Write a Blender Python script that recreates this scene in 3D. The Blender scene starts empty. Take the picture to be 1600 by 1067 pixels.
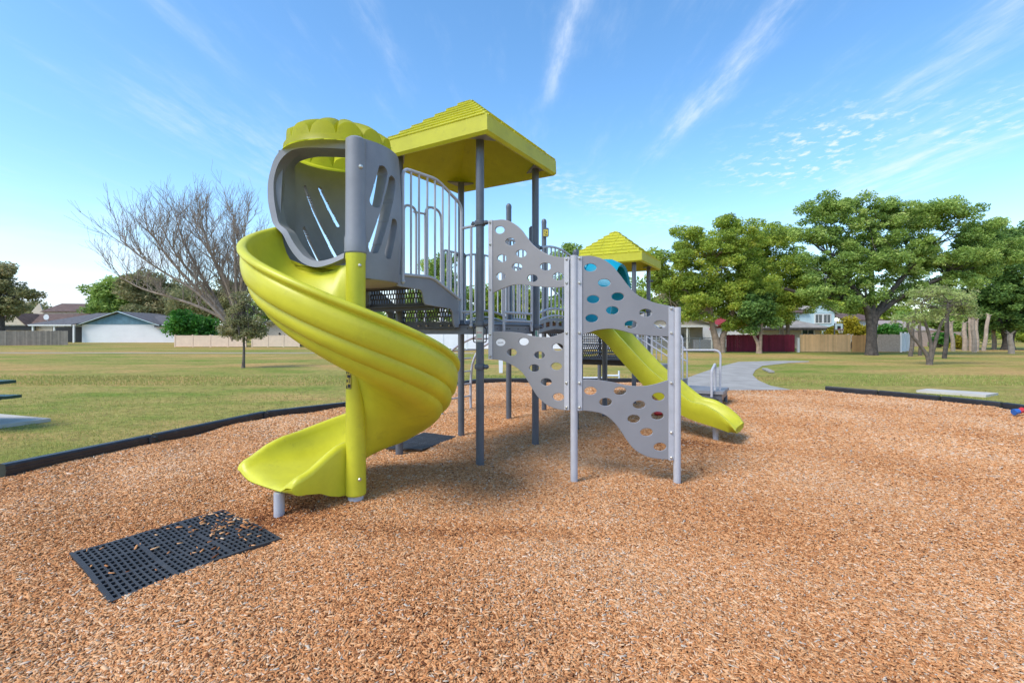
import bpy, math, random
import numpy as np
from mathutils import Vector, Matrix
random.seed(7)
rng = np.random.default_rng(11)
R = math.radians
C = bpy.context.scene.collection
sc = bpy.context.scene

# ------------------------------------------------------------ camera, sky, sun, exposure
EYE, HOR, FPX = 1.5, 520.0, 760.0
GZ = -.09                       # the lawn lies a little below the top of the chip bed
cam = bpy.data.cameras.new('camera'); cam_o = bpy.data.objects.new('camera', cam); C.objects.link(cam_o)
cam.sensor_width = 36; cam.lens = 36*FPX/1600
cam.shift_y = -13.5/1600
cam.clip_start = 0.05; cam.clip_end = 3000
cam_o.location = (0, 0, EYE); cam_o.rotation_euler = (R(90), 0, 0)
sc.camera = cam_o
SUN_EL, SUN_AZ = 50.0, -128.0     # azimuth: degrees clockwise from +Y (minus = left)
sc.view_settings.view_transform = 'Standard'; sc.view_settings.look = 'None'
sc.view_settings.gamma = 1; sc.view_settings.exposure = 0.93

w = bpy.data.worlds.new('World'); sc.world = w; w.use_nodes = True
nt = w.node_tree; N = nt.nodes; L = nt.links
for n in list(N): N.remove(n)
def nd(t, **k):
    n = N.new(t)
    for a, b in k.items(): setattr(n, a, b)
    return n
def setin(inp, v):
    if hasattr(v, 'is_output') or isinstance(v, bpy.types.NodeSocket): inp.id_data.links.new(v, inp)
    else: inp.default_value = v
def mth(op, a, b=None, c=None, clamp=False):
    n = nd('ShaderNodeMath', operation=op, use_clamp=clamp); setin(n.inputs[0], a)
    if b is not None: setin(n.inputs[1], b)
    if c is not None: setin(n.inputs[2], c)
    return n.outputs[0]
def sstep(v, a, b):
    n = nd('ShaderNodeMapRange', interpolation_type='SMOOTHSTEP'); setin(n.inputs[0], v)
    n.inputs[1].default_value = a; n.inputs[2].default_value = b
    return n.outputs[0]
out = nd('ShaderNodeOutputWorld'); bg = nd('ShaderNodeBackground'); bg.inputs[1].default_value = 0.15
sky = nd('ShaderNodeTexSky', sky_type='NISHITA', sun_disc=False)
sky.sun_elevation = R(SUN_EL); sky.sun_rotation = R(SUN_AZ)
sky.air_density = 1.0; sky.dust_density = 0.6; sky.ozone_density = 2.0; sky.altitude = 0
tc = nd('ShaderNodeTexCoord')
sep = nd('ShaderNodeSeparateXYZ'); L.new(tc.outputs['Generated'], sep.inputs[0])
dx, dy, dz = sep.outputs
zz = mth('MAXIMUM', dz, 0.02)
px = mth('DIVIDE', dx, zz); py = mth('DIVIDE', dy, zz)          # the sheet of high cloud, one unit up
def noise(sx, sy, scale, det, ox=0.0, rough=.6):
    cb = nd('ShaderNodeCombineXYZ')
    setin(cb.inputs[0], mth('MULTIPLY_ADD', px, sx, ox)); setin(cb.inputs[1], mth('MULTIPLY', py, sy)); cb.inputs[2].default_value = ox
    n = nd('ShaderNodeTexNoise'); n.inputs['Scale'].default_value = scale; n.inputs['Detail'].default_value = det
    n.inputs['Roughness'].default_value = rough
    L.new(cb.outputs[0], n.inputs['Vector']); return n.outputs[0]
wisp = noise(3.2, .7, 2.2, 9, 3.0, .66)
fine = noise(5.0, 3.0, 2.5, 8, 9.0, .65)
fine2 = noise(2.0, 1.6, 6.0, 6, 1.0, .6)
def streak(x0, y0, x1, y1, wd, amp, tx=wisp, lo=.34, hi=.72):
    """a cirrus streak along the line (x0,y0)-(x1,y1) of the sheet"""
    k = (x1-x0)/(y1-y0)
    line = mth('MULTIPLY_ADD', mth('SUBTRACT', py, y0), k, x0)
    d = mth('DIVIDE', mth('SUBTRACT', px, mth('MULTIPLY_ADD', mth('SUBTRACT', fine, .5), wd*1.2, line)), wd)
    g = mth('POWER', 2.718, mth('MULTIPLY', mth('MULTIPLY', d, d), -1.0))
    e = (y1-y0)*.3
    rg = mth('MULTIPLY', sstep(py, y0-e, y0+e), sstep(py, y1+e, y1-e))
    t = sstep(tx, lo, hi)
    return mth('MULTIPLY', mth('MULTIPLY', mth('MULTIPLY', g, rg), t), amp)
S = [streak(.225, 1.0, .16, 2.0, .035, .58), streak(.843, .9, .85, 2.35, .055, .58), streak(.80, 1.9, .78, 3.2, .05, .35),
     streak(2.25, 2.0, 2.7, 4.2, .28, .55), streak(1.5, 1.2, 1.75, 2.3, .16, .35), streak(-.47, 1.2, -.42, 2.0, .05, .26),
     streak(-1.1, 1.2, -1.05, 1.9, .05, .12), streak(-1.45, 2.0, -1.35, 3.4, .28, .38),
     streak(1.62, 2.2, 1.75, 3.3, .36, .8, fine2, .5, .66), streak(.1, 3.0, 1.6, 4.6, .28, .55, fine2, .42, .68), streak(2.2, 1.9, 2.4, 2.6, .22, .6, fine2, .5, .68)]
cl = S[0]
for s_ in S[1:]: cl = mth('ADD', cl, s_)
# thin overall veil and low banks of cloud near the horizon, thicker to the left
veil = mth('MULTIPLY', sstep(wisp, .5, .9), .16)
cb = nd('ShaderNodeCombineXYZ'); setin(cb.inputs[0], mth('MULTIPLY', dx, 3.0)); setin(cb.inputs[1], mth('MULTIPLY', dy, 3.0)); setin(cb.inputs[2], mth('MULTIPLY', dz, 14.0))
nb = nd('ShaderNodeTexNoise'); nb.inputs['Scale'].default_value = 1.3; nb.inputs['Detail'].default_value = 7; L.new(cb.outputs[0], nb.inputs['Vector'])
bank = mth('MULTIPLY', sstep(nb.outputs[0], .36, .62), sstep(dz, .24, .04))
bank = mth('MULTIPLY', bank, mth('MULTIPLY_ADD', sstep(dx, .1, -.55), .62, .20))
haze = mth('MULTIPLY', sstep(dz, .30, .0), .20)
cl = mth('ADD', mth('ADD', cl, veil), mth('ADD', bank, haze))
cl = mth('MINIMUM', cl, .88)
hs = nd('ShaderNodeHueSaturation'); hs.inputs['Saturation'].default_value = 1.2; hs.inputs['Value'].default_value = 1.04; hs.inputs['Hue'].default_value = .496
L.new(sky.outputs[0], hs.inputs['Color'])
mx = nd('ShaderNodeMix', data_type='RGBA'); setin(mx.inputs[0], cl); L.new(hs.outputs[0], mx.inputs[6]); mx.inputs[7].default_value = (3.35, 3.72, 4.25, 1)
L.new(mx.outputs[2], bg.inputs[0]); L.new(bg.outputs[0], out.inputs[0])

sun = bpy.data.lights.new('sun', 'SUN'); sun.energy = 1.85; sun.angle = R(24); sun.color = (1, .95, .87)
so = bpy.data.objects.new('sun', sun); C.objects.link(so)
a, e = R(SUN_AZ), R(SUN_EL)
to_sun = Vector((math.sin(a)*math.cos(e), math.cos(a)*math.cos(e), math.sin(e)))
so.rotation_euler = to_sun.to_track_quat('Z', 'Y').to_euler(); so.location = to_sun*60

# ------------------------------------------------------------ helpers: materials
def mat(name, col, rough=.6, metal=0.0, var=.12, scale=8.0, bump=0.0, bscale=60.0, trans=0.0, col2=None, spec=.5, coat=0.0, dirt=None):
    m = bpy.data.materials.new(name); m.use_nodes = True
    t = m.node_tree; n = t.nodes; l = t.links
    p = n['Principled BSDF']; o = n['Material Output']
    p.inputs['Roughness'].default_value = rough; p.inputs['Metallic'].default_value = metal
    p.inputs['Specular IOR Level'].default_value = spec; p.inputs['Coat Weight'].default_value = coat
    g = n.new('ShaderNodeTexCoord')
    nz = n.new('ShaderNodeTexNoise'); nz.inputs['Scale'].default_value = scale; nz.inputs['Detail'].default_value = 6; nz.inputs['Roughness'].default_value = .65
    l.new(g.outputs['Object'], nz.inputs['Vector'])
    r = n.new('ShaderNodeValToRGB'); l.new(nz.outputs[0], r.inputs[0])
    c2 = col2 or tuple(c*(1-2*var) for c in col); c1 = tuple(min(1, c*(1+var)) for c in col)
    r.color_ramp.elements[0].color = (*c2, 1); r.color_ramp.elements[0].position = .3
    r.color_ramp.elements[1].color = (*c1, 1); r.color_ramp.elements[1].position = .7
    src = r.outputs[0]
    if dirt:
        n2 = n.new('ShaderNodeTexNoise'); n2.inputs['Scale'].default_value = dirt[1]; n2.inputs['Detail'].default_value = 9; n2.inputs['Roughness'].default_value = .75
        l.new(g.outputs['Object'], n2.inputs['Vector'])
        mr = n.new('ShaderNodeMapRange'); l.new(n2.outputs[0], mr.inputs[0]); mr.inputs[1].default_value = .56; mr.inputs[2].default_value = .76; mr.inputs[4].default_value = dirt[2]
        mm = n.new('ShaderNodeMix'); mm.data_type = 'RGBA'; l.new(mr.outputs[0], mm.inputs[0]); l.new(src, mm.inputs[6]); mm.inputs[7].default_value = (*dirt[0], 1)
        src = mm.outputs[2]
    l.new(src, p.inputs['Base Color'])
    if bump:
        nb_ = n.new('ShaderNodeTexNoise'); nb_.inputs['Scale'].default_value = bscale; nb_.inputs['Detail'].default_value = 5
        l.new(g.outputs['Object'], nb_.inputs['Vector'])
        b = n.new('ShaderNodeBump'); b.inputs['Strength'].default_value = bump; b.inputs['Distance'].default_value = .02
        l.new(nb_.outputs[0], b.inputs['Height']); l.new(b.outputs[0], p.inputs['Normal'])
    if trans:
        tr = n.new('ShaderNodeBsdfTranslucent'); l.new(src, tr.inputs[0])
        ms = n.new('ShaderNodeMixShader'); ms.inputs[0].default_value = trans
        l.new(p.outputs[0], ms.inputs[1]); l.new(tr.outputs[0], ms.inputs[2]); l.new(ms.outputs[0], o.inputs['Surface'])
    return m
def mat_attr(name, cols, rough=.8, trans=0.0, attr='tint', spec=.3):
    m = bpy.data.materials.new(name); m.use_nodes = True
    t = m.node_tree; n = t.nodes; l = t.links
    p = n['Principled BSDF']; o = n['Material Output']; p.inputs['Roughness'].default_value = rough
    p.inputs['Specular IOR Level'].default_value = spec
    at_ = n.new('ShaderNodeAttribute'); at_.attribute_name = attr
    r = n.new('ShaderNodeValToRGB'); l.new(at_.outputs['Fac'], r.inputs[0])
    while len(r.color_ramp.elements) < len(cols): r.color_ramp.elements.new(.5)
    for i, (pos, c) in enumerate(cols):
        r.color_ramp.elements[i].position = pos; r.color_ramp.elements[i].color = (*c, 1)
    l.new(r.outputs[0], p.inputs['Base Color'])
    if trans:
        tr = n.new('ShaderNodeBsdfTranslucent'); l.new(r.outputs[0], tr.inputs[0])
        ms = n.new('ShaderNodeMixShader'); ms.inputs[0].default_value = trans
        l.new(p.outputs[0], ms.inputs[1]); l.new(tr.outputs[0], ms.inputs[2]); l.new(ms.outputs[0], o.inputs['Surface'])
    return m

# ------------------------------------------------------------ helpers: objects
ORG = {}
def origin_of(o):
    while o is not None and o.parent is not None: o = o.parent
    return Vector(o.location) if o is not None else Vector((0, 0, 0))
def tag(o, label=None, cat=None, group=None, kind=None):
    if label: o['label'] = label
    if cat: o['category'] = cat
    if group: o['group'] = group
    if kind: o['kind'] = kind
    return o
def thing(name, label, cat, loc=(0, 0, 0), group=None):
    o = bpy.data.objects.new(name, None); o.empty_display_size = .2; C.objects.link(o); o.location = loc
    return tag(o, label, cat, group)
def link_mesh(name, me, m, parent=None, org=None, smooth=30):
    if m is not None: me.materials.append(m)
    o = bpy.data.objects.new(name, me); C.objects.link(o)
    if parent is not None:
        o.parent = parent
    elif org is not None: o.location = org
    if smooth:
        me.polygons.foreach_set('use_smooth', np.ones(len(me.polygons), bool))
        me.set_sharp_from_angle(angle=R(smooth))
    return o
def np_mesh(name, V, F, m, parent=None, org=None, tint=None, smooth=0):
    """V (n,3) world coordinates, F (m,k) faces all of k corners"""
    V = np.asarray(V, float)
    oo = origin_of(parent) if parent is not None else (Vector(org) if org is not None else Vector((0, 0, 0)))
    V = V-np.array(oo)
    me = bpy.data.meshes.new(name); F = np.asarray(F, np.int32); k = F.shape[1]
    me.vertices.add(len(V)); me.vertices.foreach_set('co', V.astype(np.float32).ravel())
    me.loops.add(F.size); me.loops.foreach_set('vertex_index', F.ravel())
    me.polygons.add(len(F)); me.polygons.foreach_set('loop_start', np.arange(0, F.size, k, dtype=np.int32))
    me.update(calc_edges=True)
    if tint is not None:
        at_ = me.attributes.new('tint', 'FLOAT', 'POINT'); at_.data.foreach_set('value', np.asarray(tint, np.float32))
    return link_mesh(name, me, m, parent, org, smooth)
class MB:
    def __init__(s): s.v = []; s.f = []
    def add(s, v, f):
        b = len(s.v); s.v += [tuple(p) for p in v]; s.f += [tuple(i+b for i in q) for q in f]; return s
    def box(s, c, size, ax=(1, 0), tilt=None):
        """ax: horizontal direction of the local x axis"""
        x = Vector((ax[0], ax[1], 0)).normalized(); y = Vector((-x.y, x.x, 0)); z = Vector((0, 0, 1))
        c = Vector(c); h = [d/2 for d in size]
        v = [c+x*h[0]*i+y*h[1]*j+z*h[2]*k for k in (-1, 1) for j in (-1, 1) for i in (-1, 1)]
        return s.add(v, [(0, 2, 3, 1), (4, 5, 7, 6), (0, 1, 5, 4), (2, 6, 7, 3), (0, 4, 6, 2), (1, 3, 7, 5)])
    def beam(s, p, q, wd, ht, up=(0, 0, 1)):
        p, q = Vector(p), Vector(q); d = (q-p).normalized(); u = Vector(up)
        sd = d.cross(u).normalized(); u = sd.cross(d)
        v = [b+sd*wd/2*i+u*ht/2*j for b in (p, q) for j in (-1, 1) for i in (-1, 1)]
        return s.add(v, [(0, 2, 3, 1), (4, 5, 7, 6), (0, 1, 5, 4), (2, 6, 7, 3), (0, 4, 6, 2), (1, 3, 7, 5)])
    def tube(s, pts, r, n=10, caps=True):
        pts = [Vector(p) for p in pts]; rs = r if isinstance(r, (list, tuple)) else [r]*len(pts)
        b = len(s.v); prev = None
        for i, p in enumerate(pts):
            d = ((pts[min(i+1, len(pts)-1)]-p).normalized()+(p-pts[max(i-1, 0)]).normalized())
            d = d.normalized() if d.length > 1e-6 else Vector((0, 0, 1))
            if prev is None:
                a_ = Vector((1, 0, 0)) if abs(d.z) > .9 else Vector((0, 0, 1))
                x = d.cross(a_).normalized()
            else:
                x = (prev-d*prev.dot(d)).normalized()
            prev = x; y = d.cross(x)
            for k in range(n):
                t_ = 2*math.pi*k/n; s.v.append(tuple(p+(x*math.cos(t_)+y*math.sin(t_))*rs[i]))
        for i in range(len(pts)-1):
            for k in range(n):
                k2 = (k+1) % n
                s.f.append((b+i*n+k, b+i*n+k2, b+(i+1)*n+k2, b+(i+1)*n+k))
        if caps:
            s.f.append(tuple(b+k for k in range(n))[::-1]); e_ = b+(len(pts)-1)*n; s.f.append(tuple(e_+k for k in range(n)))
        return s
    def cyl(s, x, y, z0, z1, r, n=16): return s.tube([(x, y, z0), (x, y, z1)], r, n)
    def lathe(s, x, y, prof, n=20):
        """prof: (r, z) from bottom to top"""
        b = len(s.v)
        for r, z in prof:
            for k in range(n):
                t_ = 2*math.pi*k/n; s.v.append((x+r*math.cos(t_), y+r*math.sin(t_), z))
        for i in range(len(prof)-1):
            for k in range(n):
                k2 = (k+1) % n; s.f.append((b+i*n+k, b+i*n+k2, b+(i+1)*n+k2, b+(i+1)*n+k))
        s.f.append(tuple(b+k for k in range(n))[::-1]); e_ = b+(len(prof)-1)*n; s.f.append(tuple(e_+k for k in range(n)))
        return s
    def ball(s, c, r, n=10, m_=6, sq=(1, 1, 1)):
        prof = [(max(1e-4, r*math.sin(math.pi*i/m_)), -r*math.cos(math.pi*i/m_)) for i in range(m_+1)]
        b = len(s.v)
        for rr, z in prof:
            for k in range(n):
                t_ = 2*math.pi*k/n; s.v.append((c[0]+rr*math.cos(t_)*sq[0], c[1]+rr*math.sin(t_)*sq[1], c[2]+z*sq[2]))
        for i in range(m_):
            for k in range(n):
                k2 = (k+1) % n; s.f.append((b+i*n+k, b+i*n+k2, b+(i+1)*n+k2, b+(i+1)*n+k))
        return s
    def prism(s, poly, ex):
        """poly: 3-D outline, ex: extrusion vector"""
        n = len(poly); ex = Vector(ex)
        v = [Vector(p) for p in poly]+[Vector(p)+ex for p in poly]
        f = [tuple(range(n))[::-1], tuple(range(n, 2*n))]+[(i, (i+1) % n, n+(i+1) % n, n+i) for i in range(n)]
        return s.add(v, f)
    def build2(s, name, m, other, m2, parent=None, smooth=30):
        """one mesh, two materials: other's faces are a pattern on this part"""
        k = len(s.f); s.add(other.v, other.f); o = s.build(name, m, parent, smooth=smooth); o.data.materials.append(m2)
        idx = np.zeros(len(o.data.polygons), np.int32); idx[k:] = 1; o.data.polygons.foreach_set('material_index', idx); return o
    def build(s, name, m, parent=None, org=None, smooth=30):
        oo = origin_of(parent) if parent is not None else (Vector(org) if org is not None else Vector((0, 0, 0)))
        me = bpy.data.meshes.new(name)
        me.from_pydata([(p[0]-oo[0], p[1]-oo[1], p[2]-oo[2]) for p in s.v], [], s.f); me.update()
        return link_mesh(name, me, m, parent, org, smooth)
def at(px_, py_, Y): return Vector(((px_-800)*Y/FPX, Y, EYE-(py_-HOR)*Y/FPX))
def gnd(px_, py_): Y = FPX*EYE/(py_-HOR); return Vector(((px_-800)*Y/FPX, Y, 0))
def smooth_path(pts, n=6):
    """Catmull-Rom through points"""
    P = [Vector(p) for p in pts]; P = [P[0]*2-P[1]]+P+[P[-1]*2-P[-2]]; o = []
    for i in range(1, len(P)-2):
        for k in range(n):
            t_ = k/n; p0, p1, p2, p3 = P[i-1:i+3]
            o.append(.5*((2*p1)+(p2-p0)*t_+(2*p0-5*p1+4*p2-p3)*t_*t_+(3*p1-p0-3*p2+p3)*t_**3))
    o.append(P[-2]); return o
def round_path(pts, r, n=5):
    P = [Vector(p) for p in pts]; o = [P[0]]
    for i in range(1, len(P)-1):
        a_, b_, c_ = P[i-1], P[i], P[i+1]
        d0 = (a_-b_); d1 = (c_-b_); rr = min(r, d0.length*.45, d1.length*.45)
        s0 = b_+d0.normalized()*rr; s1 = b_+d1.normalized()*rr
        for k in range(n+1):
            t_ = k/n; o.append(s0*(1-t_)**2+b_*2*t_*(1-t_)+s1*t_*t_)
    o.append(P[-1]); return o
def curve_panel(name, outer, holes, thick, P0, d, m, parent, bevel=.004):
    """flat sheet with holes: outline in (run along d, height) metres, real thickness"""
    cu = bpy.data.curves.new(name, 'CURVE'); cu.dimensions = '2D'; cu.fill_mode = 'BOTH'
    cu.extrude = thick/2-bevel; cu.bevel_depth = bevel; cu.bevel_resolution = 1
    for loop in [outer]+holes:
        sp = cu.splines.new('POLY'); sp.points.add(len(loop)-1); sp.use_cyclic_u = True
        for p_, q_ in zip(sp.points, loop): p_.co = (q_[0], q_[1], 0, 1)
    tmp = bpy.data.objects.new('tmp', cu); C.objects.link(tmp)
    bpy.context.view_layer.update()
    me = bpy.data.meshes.new_from_object(tmp.evaluated_get(bpy.context.evaluated_depsgraph_get()))
    bpy.data.objects.remove(tmp); bpy.data.curves.remove(cu)
    dd = Vector((d[0], d[1], 0)).normalized(); z = Vector((0, 0, 1)); nn = dd.cross(z)
    M = Matrix(((dd.x, 0, nn.x, P0[0]), (dd.y, 0, nn.y, P0[1]), (0, 1, 0, 0), (0, 0, 0, 1)))
    oo = origin_of(parent); M = Matrix.Translation(-oo) @ M
    me.transform(M); me.name = name; me.materials.clear()
    return link_mesh(name, me, m, parent)
def flat_poly(name, pts, z, m, kind='structure', thick=0.0):
    b = MB()
    if thick: b.prism([(p[0], p[1], z-thick) for p in pts], (0, 0, thick))
    else: b.add([(p[0], p[1], z) for p in pts], [tuple(range(len(pts)))])
    return b
# ------------------------------------------------------------ materials
M = {}
M['lime'] = mat('lime_plastic', (.70, .675, .045), .38, var=.06, scale=3, trans=.22, spec=.5, dirt=((.30, .29, .05), 7, .35))
M['lime_roof'] = mat('lime_roof_plastic', (.68, .65, .04), .42, var=.06, scale=3, trans=.32, dirt=((.26, .24, .05), 9, .4))
M['cap'] = mat('thin_lime_shell', (.66, .65, .04), .42, var=.05, scale=3, trans=.62, dirt=((.26, .24, .05), 9, .3))
M['graphite'] = mat('graphite_paint', (.105, .115, .135), .38, var=.08, scale=6, dirt=((.20, .20, .20), 14, .3))
M['shell'] = mat('grey_shell_plastic', (.235, .24, .26), .45, var=.06, scale=4, dirt=((.30, .29, .27), 9, .3))
M['silver'] = mat('silver_paint', (.46, .46, .49), .36, var=.05, scale=9, dirt=((.34, .33, .32), 16, .4))
M['panel'] = mat('grey_panel_sheet', (.25, .245, .255), .5, var=.04, scale=3, dirt=((.30, .275, .25), 5, .35))
M['deck'] = mat('coated_deck', (.06, .062, .07), .55, var=.15, scale=20)
M['deckface'] = mat('coated_deck_edge', (.16, .165, .19), .5, var=.08, scale=12)
M['bolt'] = mat('steel_bolt', (.60, .58, .52), .3, metal=.7, var=.1)
M['rubber'] = mat('black_rubber', (.036, .036, .038), .65, var=.2, scale=14, dirt=((.10, .085, .07), 9, .5))
M['timber'] = mat('black_border_plastic', (.022, .023, .027), .42, var=.2, scale=8, dirt=((.09, .085, .08), 6, .5))
M['teal'] = mat('turquoise_plastic', (.0, .33, .46), .4, var=.05, scale=3, trans=.12)
M['concrete'] = mat('concrete', (.36, .335, .30), 1.0, spec=.06, var=.12, scale=1.4, bump=.15, bscale=90, dirt=((.27, .25, .22), 2.5, .5))
M['pad'] = mat('pale_concrete', (.52, .48, .42), 1.0, spec=.05, var=.08, scale=2, dirt=((.36, .33, .27), 2.5, .5))
M['white'] = mat('white_paint', (.70, .71, .72), .6, var=.03, scale=.6, dirt=((.55, .54, .5), 1.5, .3))
M['white_vinyl'] = mat('white_vinyl', (.74, .75, .78), .45, var=.03, scale=2)
M['beige_vinyl'] = mat('beige_vinyl', (.68, .52, .38), .5, var=.05, scale=2)
M['beige'] = mat('beige_stucco', (.55, .47, .36), .8, var=.06, scale=2)
M['tan'] = mat('tan_siding', (.42, .37, .30), .8, var=.06, scale=2)
M['blue_gable'] = mat('faded_blue_boards', (.12, .24, .31), .75, var=.15, scale=1.5, dirt=((.30, .36, .38), 1.0, .5))
M['lightblue'] = mat('pale_blue_siding', (.52, .66, .70), .7, var=.04, scale=1)
M['greyroof'] = mat('grey_shingles', (.12, .115, .12), .9, var=.2, scale=2.5)
M['greyroof2'] = mat('pale_grey_shingles', (.32, .28, .235), .9, var=.15, scale=1.5)
M['brownroof'] = mat('brown_shingles', (.14, .085, .065), .9, var=.25, scale=2)
M['redroof'] = mat('red_boards', (.30, .018, .014), .7, var=.15, scale=2)
M['trim'] = mat('white_trim', (.68, .68, .66), .6, var=.03)
M['dark'] = mat('dark_opening', (.012, .012, .014), .5, var=.2)
M['glass'] = mat('window_glass', (.05, .065, .08), .1, var=.1, spec=.8)
M['label_white'] = mat('white_label', (.62, .58, .50), .5, var=.05)
M['label_red'] = mat('red_print', (.55, .06, .05), .5, var=.05)
M['label_yellow'] = mat('yellow_label', (.58, .46, .06), .5, var=.05)
M['label_green'] = mat('green_print', (.08, .35, .22), .5, var=.05)
M['black'] = mat('black_print', (.015, .015, .015), .5, var=.05)
M['greyprint'] = mat('grey_print', (.28, .28, .28), .6, var=.05)
M['toy_red'] = mat('red_toy_plastic', (.55, .03, .03), .4, var=.05)
M['toy_blue'] = mat('blue_toy_plastic', (.03, .13, .42), .4, var=.05)
M['table_green'] = mat('dark_green_coating', (.015, .06, .045), .45, var=.1)
M['bark'] = mat('grey_brown_bark', (.15, .12, .095), .95, var=.3, scale=6, bump=.8, bscale=12)
M['bark_dark'] = mat('dark_oak_bark', (.085, .07, .058), .95, var=.35, scale=5, bump=.9, bscale=9)
M['bark_tan'] = mat('pale_tan_bark', (.33, .235, .165), .95, var=.22, scale=4, bump=.6, bscale=12)
M['bark_pale'] = mat('pale_palm_bark', (.44, .34, .26), .95, var=.2, scale=4, bump=.6, bscale=12)
M['twig'] = mat('bare_grey_twigs', (.30, .235, .185), .95, var=.2, scale=3)
def boards(name, col, step, var=.35, axis=0, rough=.85):
    """vertical boards, each with its own shade, with dark gaps"""
    m = bpy.data.materials.new(name); m.use_nodes = True; t = m.node_tree; n = t.nodes; l = t.links
    p = n['Principled BSDF']; p.inputs['Roughness'].default_value = rough
    g = n.new('ShaderNodeTexCoord'); s_ = n.new('ShaderNodeSeparateXYZ'); l.new(g.outputs['Object'], s_.inputs[0])
    d = n.new('ShaderNodeMath'); d.operation = 'DIVIDE'; l.new(s_.outputs[axis], d.inputs[0]); d.inputs[1].default_value = step
    fl = n.new('ShaderNodeMath'); fl.operation = 'FLOOR'; l.new(d.outputs[0], fl.inputs[0])
    wn = n.new('ShaderNodeTexWhiteNoise'); wn.noise_dimensions = '1D'; l.new(fl.outputs[0], wn.inputs['W'])
    nz = n.new('ShaderNodeTexNoise'); nz.inputs['Scale'].default_value = 3; nz.inputs['Detail'].default_value = 8; l.new(g.outputs['Object'], nz.inputs['Vector'])
    av = n.new('ShaderNodeMath'); av.operation = 'MULTIPLY_ADD'; l.new(wn.outputs[0], av.inputs[0]); av.inputs[1].default_value = .5
    h = n.new('ShaderNodeMath'); h.operation = 'MULTIPLY'; l.new(nz.outputs[0], h.inputs[0]); h.inputs[1].default_value = .6; l.new(h.outputs[0], av.inputs[2])
    r = n.new('ShaderNodeValToRGB'); l.new(av.outputs[0], r.inputs[0])
    r.color_ramp.elements[0].color = (*[c*(1-var) for c in col], 1); r.color_ramp.elements[0].position = .2
    r.color_ramp.elements[1].color = (*[min(1, c*(1+var*.6)) for c in col], 1); r.color_ramp.elements[1].position = .9
    l.new(r.outputs[0], p.inputs['Base Color']); return m
M['greyfence'] = boards('weathered_grey_boards', (.30, .25, .205), .14, .35)
M['woodfence'] = boards('new_pine_boards', (.72, .45, .23), .14, .2)
M['gatewood'] = boards('brown_gate_boards', (.55, .29, .11), .14, .25)
M['redfence'] = boards('dark_red_boards', (.19, .014, .035), .15, .3)
M['leaf_olive'] = mat_attr('olive_leaves', [(0, (.12, .17, .03)), (.4, (.32, .43, .065)), (.75, (.50, .58, .09)), (1, (.68, .64, .13))], .6, .45)
M['leaf_dark'] = mat_attr('oak_leaves', [(0, (.09, .16, .04)), (.5, (.31, .45, .095)), (1, (.60, .68, .21))], .6, .42)
M['leaf_deep'] = mat_attr('deep_green_leaves', [(0, (.04, .09, .025)), (.5, (.15, .27, .06)), (1, (.36, .50, .12))], .6, .38)
M['leaf_bush'] = mat_attr('bright_bush_leaves', [(0, (.02, .09, .012)), (.5, (.07, .24, .03)), (1, (.18, .40, .07))], .5, .4)
M['leaf_grey'] = mat_attr('grey_green_leaves', [(0, (.12, .13, .06)), (.5, (.27, .28, .12)), (1, (.48, .38, .20))], .7, .4)
M['leaf_yellow'] = mat_attr('yellow_green_leaves', [(0, (.18, .17, .015)), (.5, (.46, .40, .03)), (1, (.66, .55, .06))], .6, .35)
M['leaf_wisp'] = mat_attr('pale_wispy_leaves', [(0, (.30, .27, .16)), (.5, (.44, .50, .17)), (1, (.52, .62, .22))], .7, .45)
M['chips'] = mat_attr('wood_chips', [(0, (.14, .05, .022)), (.14, (.33, .135, .055)), (.4, (.55, .245, .096)), (.62, (.65, .345, .16)), (.82, (.71, .455, .265)), (.92, (.70, .54, .40)), (1, (.50, .42, .33))], .9, spec=.08)
M['blades'] = mat_attr('grass_blades', [(0, (.28, .26, .08)), (.4, (.42, .37, .11)), (.7, (.32, .40, .085)), (1, (.66, .48, .21))], .8, .35)

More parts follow.
